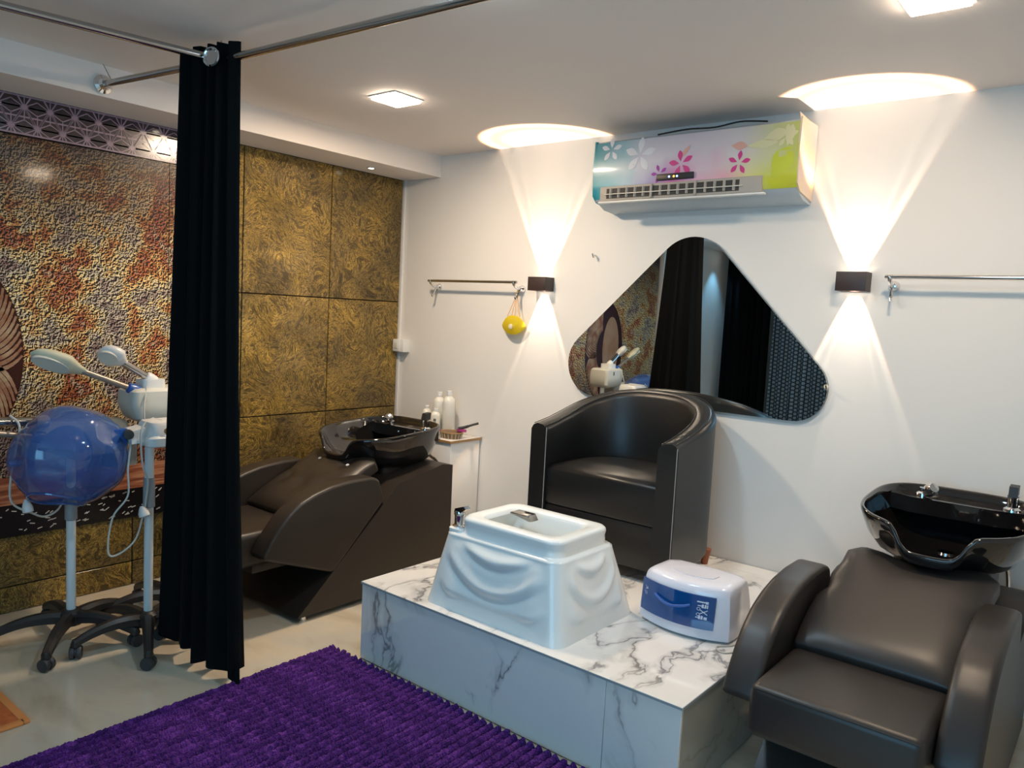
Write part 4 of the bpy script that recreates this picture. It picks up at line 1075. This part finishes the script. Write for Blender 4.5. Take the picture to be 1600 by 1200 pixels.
# stand B: white body with blue hood
t = thing('hood_steamer', 'hair steamer with translucent blue hood on a white wheeled stand beside the curtain', 'hair steamer', (.715, -2.06, 0), 'wheeled salon stands')
star_base(t, .715, -2.06, .29, [math.radians(a) for a in (263, 335, 47, 119, 191)])
stand(t, .715, -2.06, .90, .595)
R = [rrect(.63+i, .81-i, -2.10+i, -1.86-i, .03, z) for z, i in ((.865, .012), (.872, .0), (.905, 0), (.915, .010), (.955, .014), (.968, .022), (.972, .04))]
part('machine_body', loft(R), 'wplastic', t)
part('badge', lathe([(.013, 0), (.013, .002)], (.806, -2.03, .935), 16, axis=(1, -.1, 0)), 'gtape', t)
part('water_jar', lathe([(.030, 0), (.036, .01), (.036, .10), (.028, .125)], (.76, -1.93, .735), 22), 'clear', t)
part('jar_cap', lathe([(.032, 0), (.034, .012), (.030, .02)], (.76, -1.93, .855), 20), 'wplastic', t)
br = part('hood_bracket', prism([(-2.155, .935), (-2.08, .950), (-2.02, .975), (-2.02, .91), (-2.08, .885), (-2.150, .882)], 'x', .66, .75, .012), 'wplastic', t)
part('knob', lathe([(.004, .026), (.019, .024), (.021, .004), (.021, -.01)], (.752, -2.165, .925), 18, axis=(1, -.35, .1)), 'blackp', t)
part('hood_lug', loft([rrect(.69, .735, -2.215, -2.155, .02, z) for z in (.875, .90, .945)]), 'blue', t)
hc = Vector((.615, -2.338, .832)); ax = Vector((.25, -.35, -.9)).normalized()
own = BM(); nu, nv = 48, 30
tt = ax.cross(Vector((0, 0, 1))).normalized(); uu = ax.cross(tt)
G = []
for j in range(nv+1):
    v = j/nv*PI*.84; row = []
    for i in range(nu):
        a = 2*PI*i/nu
        dr = -ax*math.cos(v)+(tt*math.cos(a)+uu*math.sin(a))*math.sin(v)
        r = .205*(1+.045*math.sin(3*a+.6)*math.sin(v)**2+.02*math.sin(7*a)*math.sin(v)**3+.05*noise.noise(dr*2.2))
        sc = Vector((dr.x*.95, dr.y*1.06, dr.z*1.0))
        row.append(hc+sc*r)
    G.append(row)
own = loft(G, True, False, False)
hd = part('hood', own, 'hood', t, sharp=80, label='translucent blue hood')
rim = G[-1]+[G[-1][0]]
part('hood_rim', tube(rim, .006, 8), 'hood', hd)
ib = []
for j in range(12):
    v = j/11*PI*.5; ib.append([hc+Vector((0, 0, 0))-ax*(.12*math.cos(v))+(tt*math.cos(a)+uu*math.sin(a))*.10*math.sin(v)+Vector((-.05, 0, 0)) for a in [2*PI*i/24 for i in range(24)]])
part('inner_diffuser', loft(ib, True, False, True), 'blue', hd)
part('hood_nozzle', lathe([(.016, 0), (.014, .02), (.010, .03)], hc+Vector((.03, -.20, .0)), 12, axis=(.1, -1, .0)), 'hood', hd)
part('power_cable', tube(spline([(.765, -2.10, .975), (.775, -2.125, .93), (.77, -2.115, .80), (.755, -2.085, .72), (.745, -2.09, .62), (.745, -2.10, .57), (.74, -2.13, .47), (.735, -2.20, .42), (.73, -2.235, .44), (.735, -2.22, .58), (.76, -2.17, .67), (.76, -2.17, .78), (.72, -2.14, .88)]), .004, 6), 'cable', t)
part('plug', lathe([(.006, -.03), (.014, -.018), (.022, .0), (.022, .014), (.010, .018)], (.752, -2.10, .585), 14, axis=(.3, .2, -1)), 'wplastic', t)

# stand A: pole under the hood, grey-white body behind
t = thing('vapour_machine', 'grey and white vapour machine on a wheeled stand, behind the blue hood', 'steamer', (.484, -2.282, 0), 'wheeled salon stands')
star_base(t, .484, -2.282, .30, [math.radians(a) for a in (322, 250, 178, 106, 34)])
stand(t, .484, -2.282, .86, .53)
R = [rrect(.37+i, .52-i, -2.44+i, -2.04-i, .03, z) for z, i in ((.80, .02), (.81, .0), (.90, .0), (.935, .01), (.95, .03))]
part('machine_body', loft(R), 'ivory', t)
part('side_tank', loft([rrect(.40, .50, -2.13, -2.005, .02, z) for z in (.74, .75, .88, .90)]), 'grey', t)
arm_head(t, (.50, -2.40, .965), (.52, -2.68, .985), 0, 'ivory', 'wplastic', .020, .15, .045)
arm_head(t, (.52, -2.42, .905), (.55, -2.70, .960), 0, 'cream', 'blue', .012, .15, .045)
part('power_cable', tube(spline([(.52, -2.52, 1.0), (.56, -2.50, .96), (.57, -2.52, .86), (.57, -2.535, .76), (.565, -2.53, .66), (.545, -2.45, .60), (.53, -2.40, .575), (.52, -2.35, .59), (.48, -2.31, .62)]), .0042, 6), 'cable', t)
part('plug', lathe([(.006, -.035), (.014, -.02), (.020, .0), (.020, .016), (.010, .02)], (.565, -2.475, .63), 14, axis=(.2, .1, -1)), 'wplastic', t)
